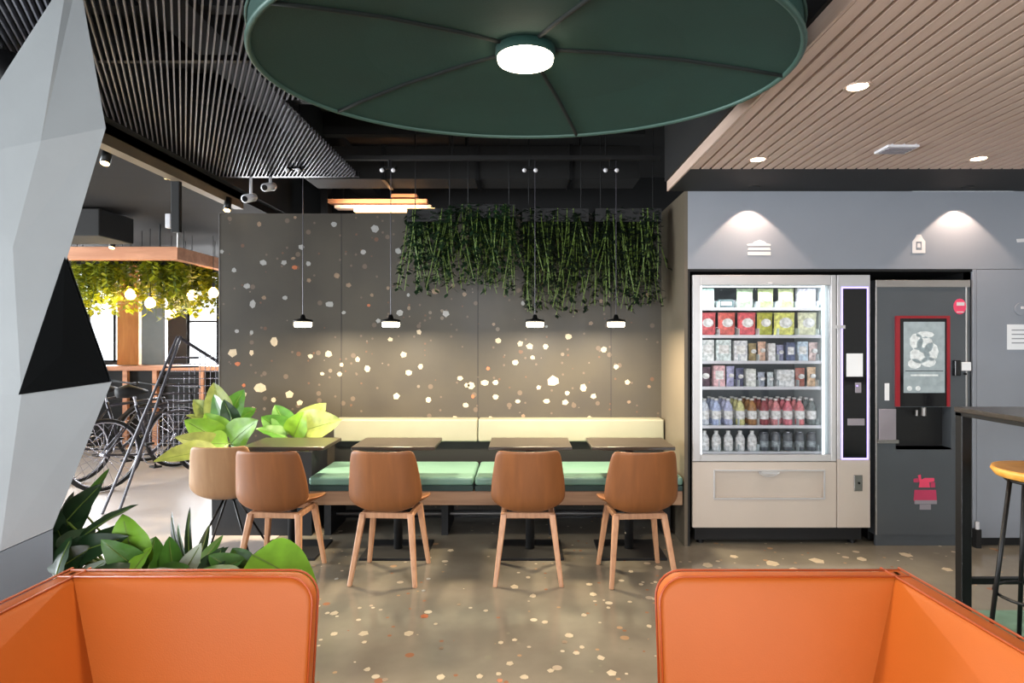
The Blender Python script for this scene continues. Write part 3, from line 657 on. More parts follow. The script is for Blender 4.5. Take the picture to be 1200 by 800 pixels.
# ================================================================== SOFAS
def rounded_panel(mb, a, b, z0, z1, th, lean, r, nx=14):
    pass
def sofa(label, xin, xarm, side, Yb, zt):
    """xin: free edge of back, xarm: corner where arm meets back; side=-1 arm on left, +1 arm on right"""
    t = thing('corner_armchair', ((xin+xarm)/2, Yb-.4, 0), label, 'armchair', 'orange leather armchairs')
    th = .06; r = .075
    def panel(p0, p1, nrm_, z0, lean, m_name, nmat, round0, round1):
        # p0->p1 along the panel at top; nrm_ outward; lean: bottom shifts inward
        p0 = Vector(p0); p1 = Vector(p1); L = (p1-p0).length; ax = (p1-p0)/L; mb = MB()
        pr = []
        N_ = 7
        outline = [(0, z0)]
        if round0: outline += [(r-r*math.cos(PI/2*i/N_), zt-r+r*math.sin(PI/2*i/N_)) for i in range(N_+1)]
        else: outline += [(0, zt)]
        if round1: outline += [(L-r+r*math.sin(PI/2*i/N_), zt-r+r*math.cos(PI/2*i/N_)) for i in range(N_+1)]
        else: outline += [(L, zt)]
        outline += [(L, z0)]
        pts = []
        for s, z in outline:
            k = (zt-z)/(zt-z0); pts.append(p0+ax*s-Vector(nrm_)*lean*k+Vector((0, 0, z)))
        mb.prism(pts, Vector(nrm_)*th)
        o = mb.build(m_name, nmat, t, bevel=.018, seg=4)
        for p in o.data.polygons: p.use_smooth = True
        # piping along the inner and outer top edge
        for off, rr in ((.003, .0035), (th-.003, .0035)):
            pp = [q+Vector(nrm_)*off+Vector((0, 0, .0)) for q in pts[1:-1]]
            pp = [pts[0]+Vector(nrm_)*off]+pp+[pts[-1]+Vector(nrm_)*off]
            if not round0: pp = pp[1:]
            if not round1: pp = pp[:-1]
            MB().tube(pp, rr, 6).build('piping', 'orangepipe', o, smooth=True)
        return o
    xo = xarm
    if side < 0: panel((xarm-.05, Yb, 0), (xin, Yb, 0), (0, 1, 0), .12, .12, 'backrest', 'orange', False, True)
    else: panel((xin, Yb, 0), (xarm+.05, Yb, 0), (0, 1, 0), .12, .12, 'backrest', 'orange', True, False)
    flare = .03*side
    panel((xarm, Yb+.075, 0), (xarm+flare*1.2, Yb-.80, 0), (side, 0, 0), .12, .22, 'armrest', 'orange', False, True)
    xa, xb = sorted((xarm-side*.16, xin))
    box((xa, Yb-.80, .12), (xb, Yb-.08, .30)).build('seat_base', 'orange', t, bevel=.02, seg=3)
    box((xa+.01, Yb-.79, .30), (xb-.01, Yb-.10, .43)).build('seat_cushion', 'orange', t, bevel=.04, seg=4)
    for x in (xa+.06, xb-.06):
        for y in (Yb-.72, Yb-.1): MB().cyl((x, y, 0), .014, .12, 12, r2=.02).build('leg', 'black', t)
    return t
sofa('orange leather armchair at lower left, in front of the leafy planter', -.604, -1.295, -1, 1.85, .764)
sofa('orange leather armchair at lower right, with its arm towards the bar table', .395, 1.075, 1, 1.85, .764)

# ================================================================== DINING CHAIRS
PROF = [(-.265,.798,.160,.026), (-.264,.788,.182,.030), (-.260,.765,.193,.034), (-.250,.70,.204,.042), (-.240,.63,.214,.048), (-.230,.56,.222,.052), (-.222,.50,.224,.052), (-.205,.452,.214,.050),
        (-.165,.418,.198,.044), (-.07,.425,.196,.042), (0,.422,.208,.034), (.08,.424,.216,.026), (.16,.432,.216,.018), (.205,.436,.205,.012), (.225,.434,.185,.008)]
def shell_mesh(mb):
    NU = 12
    def pt(i, j):
        y, z, w, c = PROF[j]; u = -1+2*i/NU; x = w*math.sin(u*PI/2)*1.0 if abs(u) < 1 else w*u
        x = w*(u*.75+.25*math.sin(u*PI/2))
        e = abs(u)**2.4*c*1.5
        y0, z0 = PROF[max(0, j-1)][:2]; y1, z1 = PROF[min(len(PROF)-1, j+1)][:2]; t = Vector((0, y1-y0, z1-z0)).normalized(); n_ = Vector((0, -t.z, t.y))
        if n_.y < 0 and n_.z <= 0: n_ = -n_
        return Vector((x, y, z))+n_*e
    vs = [pt(i, j) for j in range(len(PROF)) for i in range(NU+1)]
    return mb.add(vs, [(j*(NU+1)+i, j*(NU+1)+i+1, (j+1)*(NU+1)+i+1, (j+1)*(NU+1)+i) for j in range(len(PROF)-1) for i in range(NU)])
def chair(label, group, shellmat='shell', metal=False):
    t = thing('dining_chair', (0, 0, 0), label, 'chair', group)
    shell_mesh(MB()).build('shell', shellmat, t, smooth=True, solid=.013, sub=1)
    if metal:
        for sx in (-1, 1):
            for sy in (-1, 1): MB().tube([(sx*.03, sy*.03, .40), (sx*.2, sy*.2, 0)], .008).build('leg', 'black', t, smooth=True)
        MB().box((-.06, -.06, .395), (.06, .06, .425)).build('hub', 'black', t)
        return t
    zl = .405
    for sx in (-1, 1):
        for sy, y0, y1 in ((-1, -.115, -.225), (1, .13, .185)):
            a, b = Vector((sx*.145, y0, zl)), Vector((sx*.195, y1, 0)); q, q2 = .019, .013
            MB().hexa([(b.x-q2, b.y-q2, 0), (b.x+q2, b.y-q2, 0), (b.x+q2, b.y+q2, 0), (b.x-q2, b.y+q2, 0), (a.x-q, a.y-q, zl), (a.x+q, a.y-q, zl), (a.x+q, a.y+q, zl), (a.x-q, a.y+q, zl)]).build('leg', 'leg', t, bevel=.006)
    box((-.15, -.13, .375), (.15, -.105, .410)).build('rail', 'leg', t, bevel=.005)
    box((-.15, .115, .375), (.15, .14, .410)).build('rail', 'leg', t, bevel=.005)
    for s in (-1, 1): box((s*.145-.012, -.12, .375), (s*.145+.012, .13, .410)).build('rail', 'leg', t, bevel=.005)
    return t
GR = 'walnut shell chairs at the tables'
ch = [(313, 3.98, -.05, 'leftmost walnut shell dining chair, in front of the lit planter leaves'), (448, 3.98, -.05, 'second walnut shell dining chair from the left'),
      (619, 3.98, .0, 'third walnut shell dining chair from the left'), (755, 3.96, .07, 'rightmost walnut shell dining chair, beside the snack machine')]
c0 = chair(ch[0][3], GR)
for i, (u, y, rz, lb) in enumerate(ch):
    x = X_(u, y-.22)
    x -= -.22*(-math.sin(rz))*1.0
    if i == 0: c0.location = (x, y, 0); c0.rotation_euler = (0, 0, rz)
    else: dup(c0, (x, y, 0), rz, lb, GR)
tc_ = chair('pale oak shell chair with thin black legs behind the leftmost walnut chair', 'pale shell chair', 'tanshell', True)
tc_.location = (-1.99, 4.36, 0); tc_.rotation_euler = (0, 0, .12); tc_.scale = (.95, .95, .95)
del tc_['group']

# ================================================================== TABLES
def table(x, label):
    t = thing('cafe_table', (x, 4.40, 0), label, 'table', 'small dark tables in a row')
    box((x-.275, 4.21, .722), (x+.275, 4.62, .745)).build('tabletop', 'tabletop', t, bevel=.004)
    MB().cyl((x, 4.40, .02), .03, .70, 16).build('column', 'blackmatt', t, smooth=True)
    box((x-.19, 4.33, .70), (x+.19, 4.47, .722)).build('top_plate', 'black', t)
    box((x-.22, 4.2, 0), (x+.22, 4.60, .018)).build('base_plate', 'blackmatt', t, bevel=.004)
for u, lb in ((347, 'leftmost small dark table, next to the leafy planter'), (469, 'second small dark table from the left'), (621, 'third small dark table from the left'), (735, 'rightmost small dark table, next to the snack machine')):
    table(X_(u, 4.47), lb)

# ================================================================== BENCH
t = thing('bench', (-.18, 4.7, 0), 'long built-in bench with teal seat cushions and cream backrest', 'bench')
bx0, bx1, bm_ = -1.5, 1.13, X_(553, 4.3)
for a, b in ((bx0, bm_-.006), (bm_+.006, bx1)):
    box((a, 4.49, .425), (b, 5.08, .487)).build('seat_cushion', 'teal', t, bevel=.02, seg=3)
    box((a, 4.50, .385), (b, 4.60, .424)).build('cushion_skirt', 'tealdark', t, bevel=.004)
box((bx0, 4.51, .285), (bx1, 4.56, .384)).build('front_rail', 'benchwood', t, bevel=.003)
box((bx0, 4.56, .33), (bx1, 5.2, .424)).build('seat_frame', 'blackmatt', t)
for x in (bx0+.03, -.6, .2, bx1-.08): box((x, 4.75, 0), (x+.05, 5.15, .33)).build('leg', 'blackmatt', t)
MB().tube([(bx0, 4.9, .12), (bx1, 4.9, .12)], .012).build('stretcher', 'steel', t)
zb0, zb1 = Z_(517, 5.1), Z_(491, 5.1)
seams = [bx0, X_(560, 5.1), bx1]
for a, b in zip(seams[:-1], seams[1:]): box((a+.003, 5.08, zb0), (b-.003, 5.236, zb1)).build('backrest', 'cream', t, bevel=.012, seg=3)
box((bx0, 5.12, .425), (bx1, 5.2, zb0)).build('back_support', 'blackmatt', t)

# ================================================================== PLANTERS AND PLANTS
def leaf_mesh(p0, p1, w, nh, m, parent, curl=.15, shape=1.0, fold=.12):
    p0 = Vector(p0); p1 = Vector(p1); ax = p1-p0; L = ax.length; ax.normalize(); nh = Vector(nh).normalized()
    sd = ax.cross(nh).normalized(); n_ = sd.cross(ax).normalized(); NU, NV = 6, 10; mb = MB()
    def fn(a, b):
        u = a*2-1; s = b
        prof = (math.sin(PI*min(1, s**(.62*shape)))**.75) if s < 1 else 0
        prof = max(prof, .02)
        bend = -curl*L*(s*s)+curl*L*s*.9
        return p0+ax*L*s+sd*w/2*u*prof+n_*(bend+fold*w*abs(u)*prof+.02*w*math.sin(s*18+u*2)*abs(u))
    o = mb.grid(fn, NU, NV).build('leaf', m, parent, smooth=True)
    # midrib
    MB().tube([fn(.5, k/8)+n_*.001 for k in range(8)], [.0028-.0002*k for k in range(8)], 4).build('midrib', 'stem', o)
    return o
def stemtube(a, b, parent, r=.005):
    a, b = Vector(a), Vector(b); m_ = a.lerp(b, .5)+Vector((0, 0, .06))*((b-a).length); MB().tube([a, m_, b], [r*1.2, r, r*.8], 6).build('stem', 'stem', parent, smooth=True)
def planter(x0, x1, y0, y1, h, label, m='planter'):
    t = thing('planter', ((x0+x1)/2, (y0+y1)/2, 0), label, 'planter')
    k = .025
    MB().box((x0, y0, 0), (x1, y0+k, h)).box((x0, y1-k, 0), (x1, y1, h)).box((x0, y0+k, 0), (x0+k, y1-k, h)).box((x1-k, y0+k, 0), (x1, y1-k, h)).build('box', m, t)
    box((x0+k, y0+k, 0), (x1-k, y1-k, h-.04)).build('soil', 'soil', t)
    return t
pl = planter(-1.50, -.86, 2.05, 2.48, .62, 'dark planter box behind the lower left armchair')
for i in range(14):
    p = Vector((random.uniform(-1.45, -.92), random.uniform(2.1, 2.2), .585)); r = random.uniform(.012, .022)
    MB().lathe(p, [(0, -r*.6), (r*.8, -r*.3), (r, 0), (r*.7, r*.5), (0, r*.6)], 8).build('pebble', 'pebble', pl, smooth=True)
def plant(name, root, label, leaves, Y):
    t = thing(name, tuple(root), label, 'plant')
    for (u0, v0, y0, u1, v1, y1, wpx, m, nh) in leaves:
        a, b = P(u0, v0, y0), P(u1, v1, y1)
        leaf_mesh(a, b, wpx*y0/F, nh, m, t); stemtube(Vector(root)+Vector((random.uniform(-.03, .03), random.uniform(-.03, .03), 0)), a, t)
    return t
UP = (0, -.5, 1); CAMN = (0, -1, .45); CAML = (-.5, -1, .4); CAMR = (.4, -1, .4)
plant('rubber_plant', (-1.42, 2.3, .58), 'dark green broad-leaved plant beside the faceted column', [
 (78,610,2.3,120,566,2.3,26,'leafD',CAMR), (84,640,2.25,161,590,2.2,26,'leafD',UP), (70,640,2.3,86,575,2.4,30,'leafD',CAML), (95,655,2.2,150,612,2.3,34,'leafD',UP),
 (72,650,2.2,112,618,2.3,36,'leafD',CAMN), (66,668,2.15,110,640,2.2,34,'leafD',CAMR), (80,690,2.15,128,655,2.2,26,'leafP',UP), (70,690,2.12,100,650,2.2,24,'leafD',CAML), (98,600,2.5,128,548,2.6,16,'leafM',UP),  # the silver leaf here is white glare painted as leaf colour
 (88,676,2.2,140,668,2.15,26,'leafD',UP), (64,630,2.3,108,588,2.35,34,'leafD',CAMR), (70,655,2.2,150,628,2.2,34,'leafD',CAMN),
 (66,676,2.1,84,628,2.15,34,'leafD',CAML), (90,665,2.2,62,606,2.35,30,'leafD',CAMN)], 2.3)
plant('leafy_plant', (-1.2, 2.27, .58), 'bright green plant with ribbed upright leaves behind the lower left armchair', [
 (163,672,2.2,143,602,2.25,52,'leafL',CAMN), (170,672,2.2,118,632,2.15,36,'leafM',CAMN), (172,674,2.2,182,628,2.3,34,'leafM',CAMR), (168,680,2.15,112,665,2.1,30,'leafD',UP), (176,676,2.2,222,664,2.15,26,'leafM',UP),
 (150,680,2.12,178,640,2.2,30,'leafL',CAML), (140,684,2.12,195,672,2.1,24,'leafD',UP)], 2.2)
plant('variegated_plant', (-1.02, 2.3, .58), 'silvery variegated plant in the middle of the near planter', [
 (205,676,2.2,198,628,2.3,28,'leafM',CAMN), (212,678,2.2,236,636,2.25,22,'leafP',CAMR), (222,680,2.2,268,640,2.3,22,'leafD',UP), (220,676,2.2,200,598,2.5,12,'leafD',CAML), (224,676,2.2,222,592,2.5,10,'leafD',CAMN), (228,676,2.2,246,612,2.5,12,'leafD',CAMR),
 (210,684,2.1,170,668,2.1,24,'leafP',UP), (215,684,2.15,262,672,2.1,24,'leafM',UP), (226,672,2.2,262,626,2.4,14,'leafM',CAMR), (222,674,2.2,208,612,2.4,12,'leafM',CAML), (230,680,2.2,285,655,2.2,30,'leafM',CAMN), (240,682,2.15,262,640,2.25,30,'leafD',CAMN)], 2.2)
plant('lime_plant', (-.95, 2.25, .58), 'plant with large lime green leaves at the right end of the near planter', [
 (296,650,2.2,372,694,2.1,64,'leafL',(.1,-.8,1)), (300,672,2.2,346,646,2.3,44,'leafL',CAMN), (290,676,2.2,244,650,2.2,34,'leafM',CAMN), (286,680,2.15,232,668,2.1,28,'leafM',UP), (292,672,2.25,272,642,2.3,32,'leafM',CAMN)], 2.2)
pl2 = planter(-2.3, -1.56, 4.74, 5.12, .62, 'black planter box at the left end of the teal bench')
plant('pothos_plant', (-2.12, 4.9, .58), 'lime leaved plant in the far planter, spreading to the left', [
 (262,518,4.7,216,492,4.6,34,'leafL',CAMN), (264,516,4.7,240,484,4.7,34,'leafL',CAMN), (268,520,4.6,232,520,4.5,30,'leafL',CAMN), (258,528,4.5,180,540,4.2,36,'leafY',(0,-.8,1)), (262,524,4.6,205,512,4.4,26,'leafY',CAMN),
 (270,520,4.7,302,492,4.6,40,'leafL',CAMN), (268,500,4.8,250,462,4.9,26,'leafM',CAML), (272,534,4.5,248,552,4.3,26,'leafD',CAMN), (252,535,4.4,228,548,4.3,24,'leafM',CAMN), (276,500,4.8,262,468,4.8,22,'leafD',CAMN)], 4.8)
plant('speckled_plant', (-2.2, 5.02, .58), 'pale speckled plant at the back of the far planter', [
 (258,498,4.95,226,468,4.95,28,'leafY',CAMN), (262,496,4.95,250,448,5,34,'leafY',CAMN), (266,494,4.95,286,456,5,30,'leafM',CAMN), (262,498,4.9,218,486,4.9,22,'leafY',UP), (268,500,4.95,300,478,5,26,'leafM',CAMN)], 4.9)
plant('yellow_plant', (-1.68, 4.95, .58), 'plant with broad yellow-green leaves over the end of the bench', [
 (345,508,4.9,400,492,4.8,44,'leafY',CAMN), (350,510,4.9,382,472,4.9,36,'leafY',CAMN), (340,506,4.9,322,474,4.95,28,'leafM',CAMN), (338,508,4.9,306,488,4.9,28,'leafM',CAMN), (344,512,4.85,356,482,4.85,30,'leafL',CAMN), (336,512,4.85,300,502,4.8,24,'leafM',UP)], 4.9)

# ================================================================== SNACK VENDING MACHINE
X0, X1 = 1.197, 2.442; Z0, Z1 = Z_(618, YV), Z_(322, YV); YB = 5.25
t = thing('vending_machine', ((X0+X1)/2, 4.87, 0), 'silver glass-fronted snack vending machine full of snacks and drinks', 'vending machine')
wx0, wx1, wz0, wz1 = X_(821, YV), X_(974, YV), Z_(533, YV), Z_(334, YV)
xs_ = X_(981, YV)
MB().box((X0, YV+.03, Z0), (X0+.02, YB, Z1)).box((X1-.02, YV+.03, Z0), (X1, YB, Z1)).box((X0, YB-.02, Z0), (X1, YB, Z1)).box((X0, YV+.03, Z1-.02), (X1, YB, Z1)).box((X0, YV+.03, Z0), (X1, YB, Z0+.02)).build('cabinet', 'machside', t)
# liner
lx1 = X_(962, YV+.1)
MB().box((X0+.025, YV+.06, wz0-.06), (wx0-.002, YB-.2, wz1+.04)).box((lx1, YV+.06, wz0-.06), (wx1+.03, YB-.2, wz1+.04)).box((wx0, YV+.06, wz0-.08), (wx1, YB-.2, wz0-.045)).box((wx0, YV+.06, wz1+.03), (wx1, YB-.2, wz1+.04)).build('liner', 'inside', t)
box((wx0, YV+.55, wz0-.06), (wx1, YV+.57, wz1+.04)).build('liner_back', 'insideback', t)
fr = MB().box((X0, YV, wz0-.045), (wx0, YV+.05, Z1)).box((wx1, YV, wz0-.045), (xs_-.006, YV+.05, Z1)).box((wx0, YV, wz1), (wx1, YV+.05, Z1)).box((wx0, YV, wz0-.045), (wx1, YV+.05, wz0)).build('door_frame', 'machframe', t, bevel=.004)
box((wx0, YV+.02, wz0), (wx1, YV+.026, wz1)).build('glass_pane', 'glass', t)
MB().tube([(X_(900, YV), YV-.001, wz1+.012), (X_(905, YV), YV-.001, wz1+.012)], .006).build('badge', 'whiteplastic', t)
for x in (wx0+.012, lx1-.012): box((x-.008, YV+.035, wz0), (x+.008, YV+.045, wz1)).build('light_strip', 'led', t)
box((wx0+.02, YV+.04, wz1-.012), (lx1-.02, YV+.055, wz1-.004)).build('light_strip', 'led', t)
light('machine_light', 'AREA', ((wx0+lx1)/2, YV+.07, wz1-.02), 3.5, (.93, .97, 1), (math.radians(-12), 0, 0), shape='RECTANGLE', size=.8, size_y=.04)
# lower panel with delivery flap
lz1 = wz0-.05
pz0, pz1, px0, px1 = Z_(583, YV), Z_(552, YV), X_(838, YV), X_(965, YV)
MB().box((X0, YV+.002, Z0), (px0, YV+.05, lz1)).box((px1, YV+.002, Z0), (xs_-.006, YV+.05, lz1)).box((px0, YV+.002, pz1), (px1, YV+.05, lz1)).box((px0, YV+.002, Z0), (px1, YV+.05, pz0)).build('lower_panel', 'machine', t)
MB().box((px0-.012, YV-.006, pz0-.012), (px1+.012, YV+.006, pz0)).box((px0-.012, YV-.006, pz1), (px1+.012, YV+.006, pz1+.012)).box((px0-.012, YV-.006, pz0), (px0, YV+.006, pz1)).box((px1, YV-.006, pz0), (px1+.012, YV+.006, pz1)).build('flap_frame', 'machframe', t, bevel=.003)
MB().hexa([(px0, YV+.03, pz0), (px1, YV+.03, pz0), (px1, YV+.035, pz0), (px0, YV+.035, pz0), (px0, YV+.012, pz1), (px1, YV+.012, pz1), (px1, YV+.017, pz1), (px0, YV+.017, pz1)]).build('delivery_flap', 'machine', t)
hx = X_(901, YV); MB().tube([(hx+.07*math.cos(a), YV-.006, pz1-.002-.03*math.sin(a)) for a in [PI*i/8 for i in range(9)]], .006).box((hx-.06, YV-.01, pz1-.02), (hx+.06, YV, pz1)).build('flap_handle', 'machframe', t)
# right column
MB().box((xs_, YV-.004, Z0), (X1, YV+.05, Z_(538, YV))).build('side_panel', 'machine', t, bevel=.003)
MB().box((xs_, YV-.004, Z_(538, YV)), (X1, YV+.05, Z1)).build('control_column', 'machframe', t, bevel=.004)
sx0, sx1, sz0, sz1 = X_(987, YV), X_(1015, YV), Z_(536, YV), Z_(338, YV)
box((sx0, YV-.010, sz0), (sx1, YV-.004, sz1)).build('control_screen', 'screenblack', t)
k = .012
MB().box((sx1, YV-.009, sz0-k), (sx1+k, YV-.004, sz1+k)).box((sx0-k*.6, YV-.009, sz0-k), (sx0, YV-.004, sz1+k)).box((sx0, YV-.009, sz1), (sx1, YV-.004, sz1+k)).box((sx0, YV-.009, sz0-k), (sx1, YV-.004, sz0)).build('light_border', 'ledviolet', t)
def rect(u0, v0, u1, v1, y0, y1, name, m, par, **kk): return box((X_(u0, YV), y0, Z_(v1, YV)), (X_(u1, YV), y1, Z_(v0, YV))).build(name, m, par, **kk)
rect(991, 414, 1010, 441, YV-.013, YV-.010, 'price_notice', 'paper', t)
rect(1001, 448, 1008, 460, YV-.016, YV-.010, 'keypad', 'greyprint', t, bevel=.002)
MB().lathe(P(1004.5, 452, YV-.016), [(.0, -.006), (.008, 0), (0, .006)], 8).build('card_reader_lamp', 'ledviolet', t)
rect(992, 490, 1012, 498, YV-.016, YV-.010, 'coin_plate', 'greyprint', t, bevel=.002)
rect(978, 381, 989, 385, YV-.02, YV-.004, 'latch', 'machframe', t)
rect(1000, 556, 1010, 575, YV-.012, YV-.004, 'lock_plate', 'steel', t, bevel=.003)
MB().cyl(P(1007, 566, YV-.018), .008, .01, 12, 'y').build('lock', 'black', t)
for x in (X0+.08, X1-.08):
    for y in (YV+.1, YB-.1): MB().cyl((x, y, 0), .025, Z0, 12).build('foot', 'black', t)
box((X0+.03, YV+.06, .03), (X1-.03, YV+.08, Z0)).build('kick_panel', 'blackmatt', t)
# shelves
YS = YV+.12; SS = YS/F
rows_v = [361, 393, 423, 453, 498, 528.5]
def zS(v): return H-(v-CV)*SS
def xS(u): return (u-CU)*SS
for v in rows_v:
    z = zS(v); sh = box((wx0+.003, YS-.03, z-.012), (lx1-.003, YV+.54, z)).build('shelf', 'inside', t)
    box((wx0+.003, YS-.036, z-.018), (lx1-.003, YS-.03, z+.004)).build('price_strip', 'whiteplastic', sh)
    for i in range(7):
        x = wx0+.02+(lx1-wx0-.04)*i/6; box((x-.001, YS-.03, z), (x+.001, YV+.5, z+.05)).build('divider', 'inside', sh)
coil = MB()
for v in rows_v[:4]:
    for i in range(7):
        cx_ = wx0+.08+(lx1-wx0-.14)*i/6.3
        coil.tube([(cx_+.028*math.cos(a), YS+.07+a*.008, zS(v)+.035+.028*math.sin(a)) for a in [j*PI/5 for j in range(50)]], .0018, 4)
coil.build('spirals', 'spoke', t, kind='stuff')
# products
def pm(rgb, k=[0]):
    k[0] += 1; m = mat('wrapper_%d' % k[0], tuple(c*.85+.13 for c in rgb), .38, var=.45, scale=38); return m
PC = {}
def pcol(rgb):
    if rgb not in PC: PC[rgb] = pm(rgb)
    return PC[rgb]
ordn = ['leftmost', 'second from the left', 'third from the left', 'fourth from the left', 'fifth from the left', 'sixth from the left', 'seventh from the left', 'eighth from the left', 'ninth from the left', 'tenth from the left', 'eleventh from the left']
rown = ['top', 'second', 'third', 'fourth', 'fifth', 'bottom']
def product(kind, u0, u1, vt, row, rgb, label, y=None, lab2=(.93, .93, .9), idx=0):
    y = YS-.005 if y is None else y; z = zS(rows_v[row]); x0, x1 = xS(u0)+.002, xS(u1)-.002; w_ = x1-x0; h = zS(vt)-z; xc = (x0+x1)/2
    cat = {'bag': 'snack packet', 'box': 'carton', 'bottle': 'bottle', 'can': 'can', 'bar': 'snack bar'}[kind]
    t = thing({'bag': 'snack_packet', 'box': 'snack_carton', 'bottle': 'drink_bottle', 'can': 'drink_can', 'bar': 'snack_bar'}[kind], (xc, y+.03, z), label, cat, 'products in the %s row of the vending machine' % rown[row])
    m = pcol(rgb); m2 = pcol(lab2)
    if kind in ('bag', 'bar'):
        dp = .03 if kind == 'bag' else .012
        def fn(sgn):
            def f(a, b):
                e = math.sin(PI*a)**.5*math.sin(PI*b)**.6 if 0 < a < 1 and 0 < b < 1 else 0
                return Vector((x0+w_*a+.004*math.sin(b*PI)*(0.5-a), y+.03+sgn*dp*e, z+h*b))
            return f
        mb = MB(); mb.grid(fn(-1), 8, 8); mb.grid(fn(1), 8, 8); mb.build('pouch', m, t, smooth=True)
        box((x0, y+.028, z+h-.012), (x1, y+.032, z+h)).build('crimp', m, t)
        r_ = min(w_, h)*.26
        MB().prism([(xc+r_*1.2*math.cos(a), y-.0035, z+h*.55+r_*math.sin(a)) for a in [2*PI*i/10 for i in range(10)]], (0, .01, 0)).build('label', m2, t)
    elif kind == 'box':
        box((x0, y, z), (x1, y+.06, z+h)).build('carton', m, t, bevel=.003)
        box((x0+w_*.15, y-.001, z+h*.35), (x1-w_*.15, y+.001, z+h*.75)).build('label', m2, t)
    else:
        r_ = min(w_/2, .033)
        if kind == 'can': pr = [(r_*.8, 0), (r_, .006), (r_, h-.012), (r_*.82, h)]
        else: pr = [(r_*.85, 0), (r_, .008), (r_, h*.62), (r_*.8, h*.74), (r_*.4, h*.86), (r_*.4, h*.93)]
        MB().lathe((xc, y+r_, z), pr, 14).build('body', m, t, smooth=True)
        MB().lathe((xc, y+r_, z), [(r_*1.02, h*.22), (r_*1.03, h*.24), (r_*1.03, h*.52), (r_*1.02, h*.54)], 14).build('label', m2, t, smooth=True)
        MB().cyl((xc, y+r_, z+(h if kind == 'can' else h*.93)-.001), r_*(.6 if kind == 'can' else .46), .004 if kind == 'can' else h*.07, 12).build('lid', 'spoke' if kind == 'can' else m2, t)
W_ = (.90, .92, .90)
R1 = [('box',820,837,338,(.72,.86,.80)), ('box',842,860,351,(.16,.24,.25)), ('bag',864,884,338,(.58,.66,.52)), ('bag',889,908,338,(.60,.65,.42)), ('bag',913,932,338,(.66,.70,.48)), ('box',935,956,338,(.80,.80,.90))]
R2 = [('bag',819,840,366,(.84,.32,.34)), ('bag',842,863,366,(.86,.36,.32)), ('bag',865,887,366,(.85,.30,.33)), ('bag',888,907,366,(.66,.66,.18)), ('bag',908,933,366,(.86,.84,.40)), ('bag',936,959,366,(.90,.89,.72))]
R3 = [('box',820,837,398,(.84,.90,.88)), ('box',839,857,398,(.80,.88,.87)), ('box',860,876,399,(.84,.86,.92)), ('bag',878,888,402,(.60,.52,.34)), ('bar',889,899,400,(.84,.66,.55)), ('box',900,909,402,(.92,.90,.90)), ('bar',911,920,404,(.55,.56,.70)), ('box',921,932,401,(.25,.30,.45)), ('box',934,947,400,(.72,.80,.92)), ('bar',949,960,401,(.84,.74,.72))]
R4 = [('bar',820,834,430,(.30,.20,.26)), ('box',836,850,428,(.86,.66,.68)), ('bar',852,862,429,(.64,.64,.80)), ('bar',863,873,431,(.22,.24,.38)), ('box',874,886,432,(.84,.86,.82)), ('bar',889,898,436,(.62,.65,.72)), ('bar',900,908,436,(.80,.84,.86)), ('box',910,931,433,(.86,.89,.90)), ('bar',933,945,431,(.62,.32,.26)), ('bar',947,958,430,(.86,.70,.55))]
cn = {'bag': 'crinkled packet', 'box': 'small carton', 'bar': 'snack bar', 'bottle': 'drink bottle', 'can': 'drink can'}
def cname(c):
    r, g, b = c; mx, mn = max(c), min(c)
    if mx-mn < .12: return 'white' if mx > .78 else ('dark' if mx < .35 else 'grey')
    if r >= g and g > b and g > r*.85: return 'yellow' if mx > .6 else 'olive'
    if r == mx and r-g > .3 and r-b > .3: return 'red'
    if r == mx and mn > .55: return 'pale pink'
    if r == mx: return 'brown'
    if b == mx: return 'pale blue' if mx > .6 else 'dark blue'
    return 'pale green' if mx > .6 else 'green'
for ri, R in enumerate((R1, R2, R3, R4)):
    for i, (k, u0, u1, vt, c) in enumerate(R):
        product(k, u0, u1, vt, ri, c, '%s %s, %s in the %s row of the vending machine' % (cname(c), cn[k], ordn[i], rown[ri]))
R5 = [(.80,.82,.90), (.66,.72,.92), (.70,.72,.88), (.82,.80,.52), (.60,.40,.22), (.55,.22,.24), (.84,.50,.52), (.86,.42,.48), (.84,.44,.46), (.40,.44,.44)]
for i, c in enumerate(R5):
    u0 = 820+i*14
    for dep in range(3):
        product('bottle', u0, u0+13.5, 467, 4, c, '%s drink bottle, %s in the fifth vending row, %s' % (cname(c), ordn[i], ('front of line', 'second in line', 'last in line')[dep]), y=YS-.005+dep*.09)
R6 = [(.86,.88,.90)]*5+[(.28,.30,.33)]*5
for i, c in enumerate(R6):
    u0 = 820+i*14
    product('bottle' if i < 5 else 'can', u0, u0+13.5, 505 if i < 5 else 507, 5, c, '%s drink %s, %s in the bottom row of the vending machine' % (cname(c), 'bottle' if i < 5 else 'can', ordn[i]), lab2=(.9,.9,.88) if i < 5 else (.5,.54,.56))

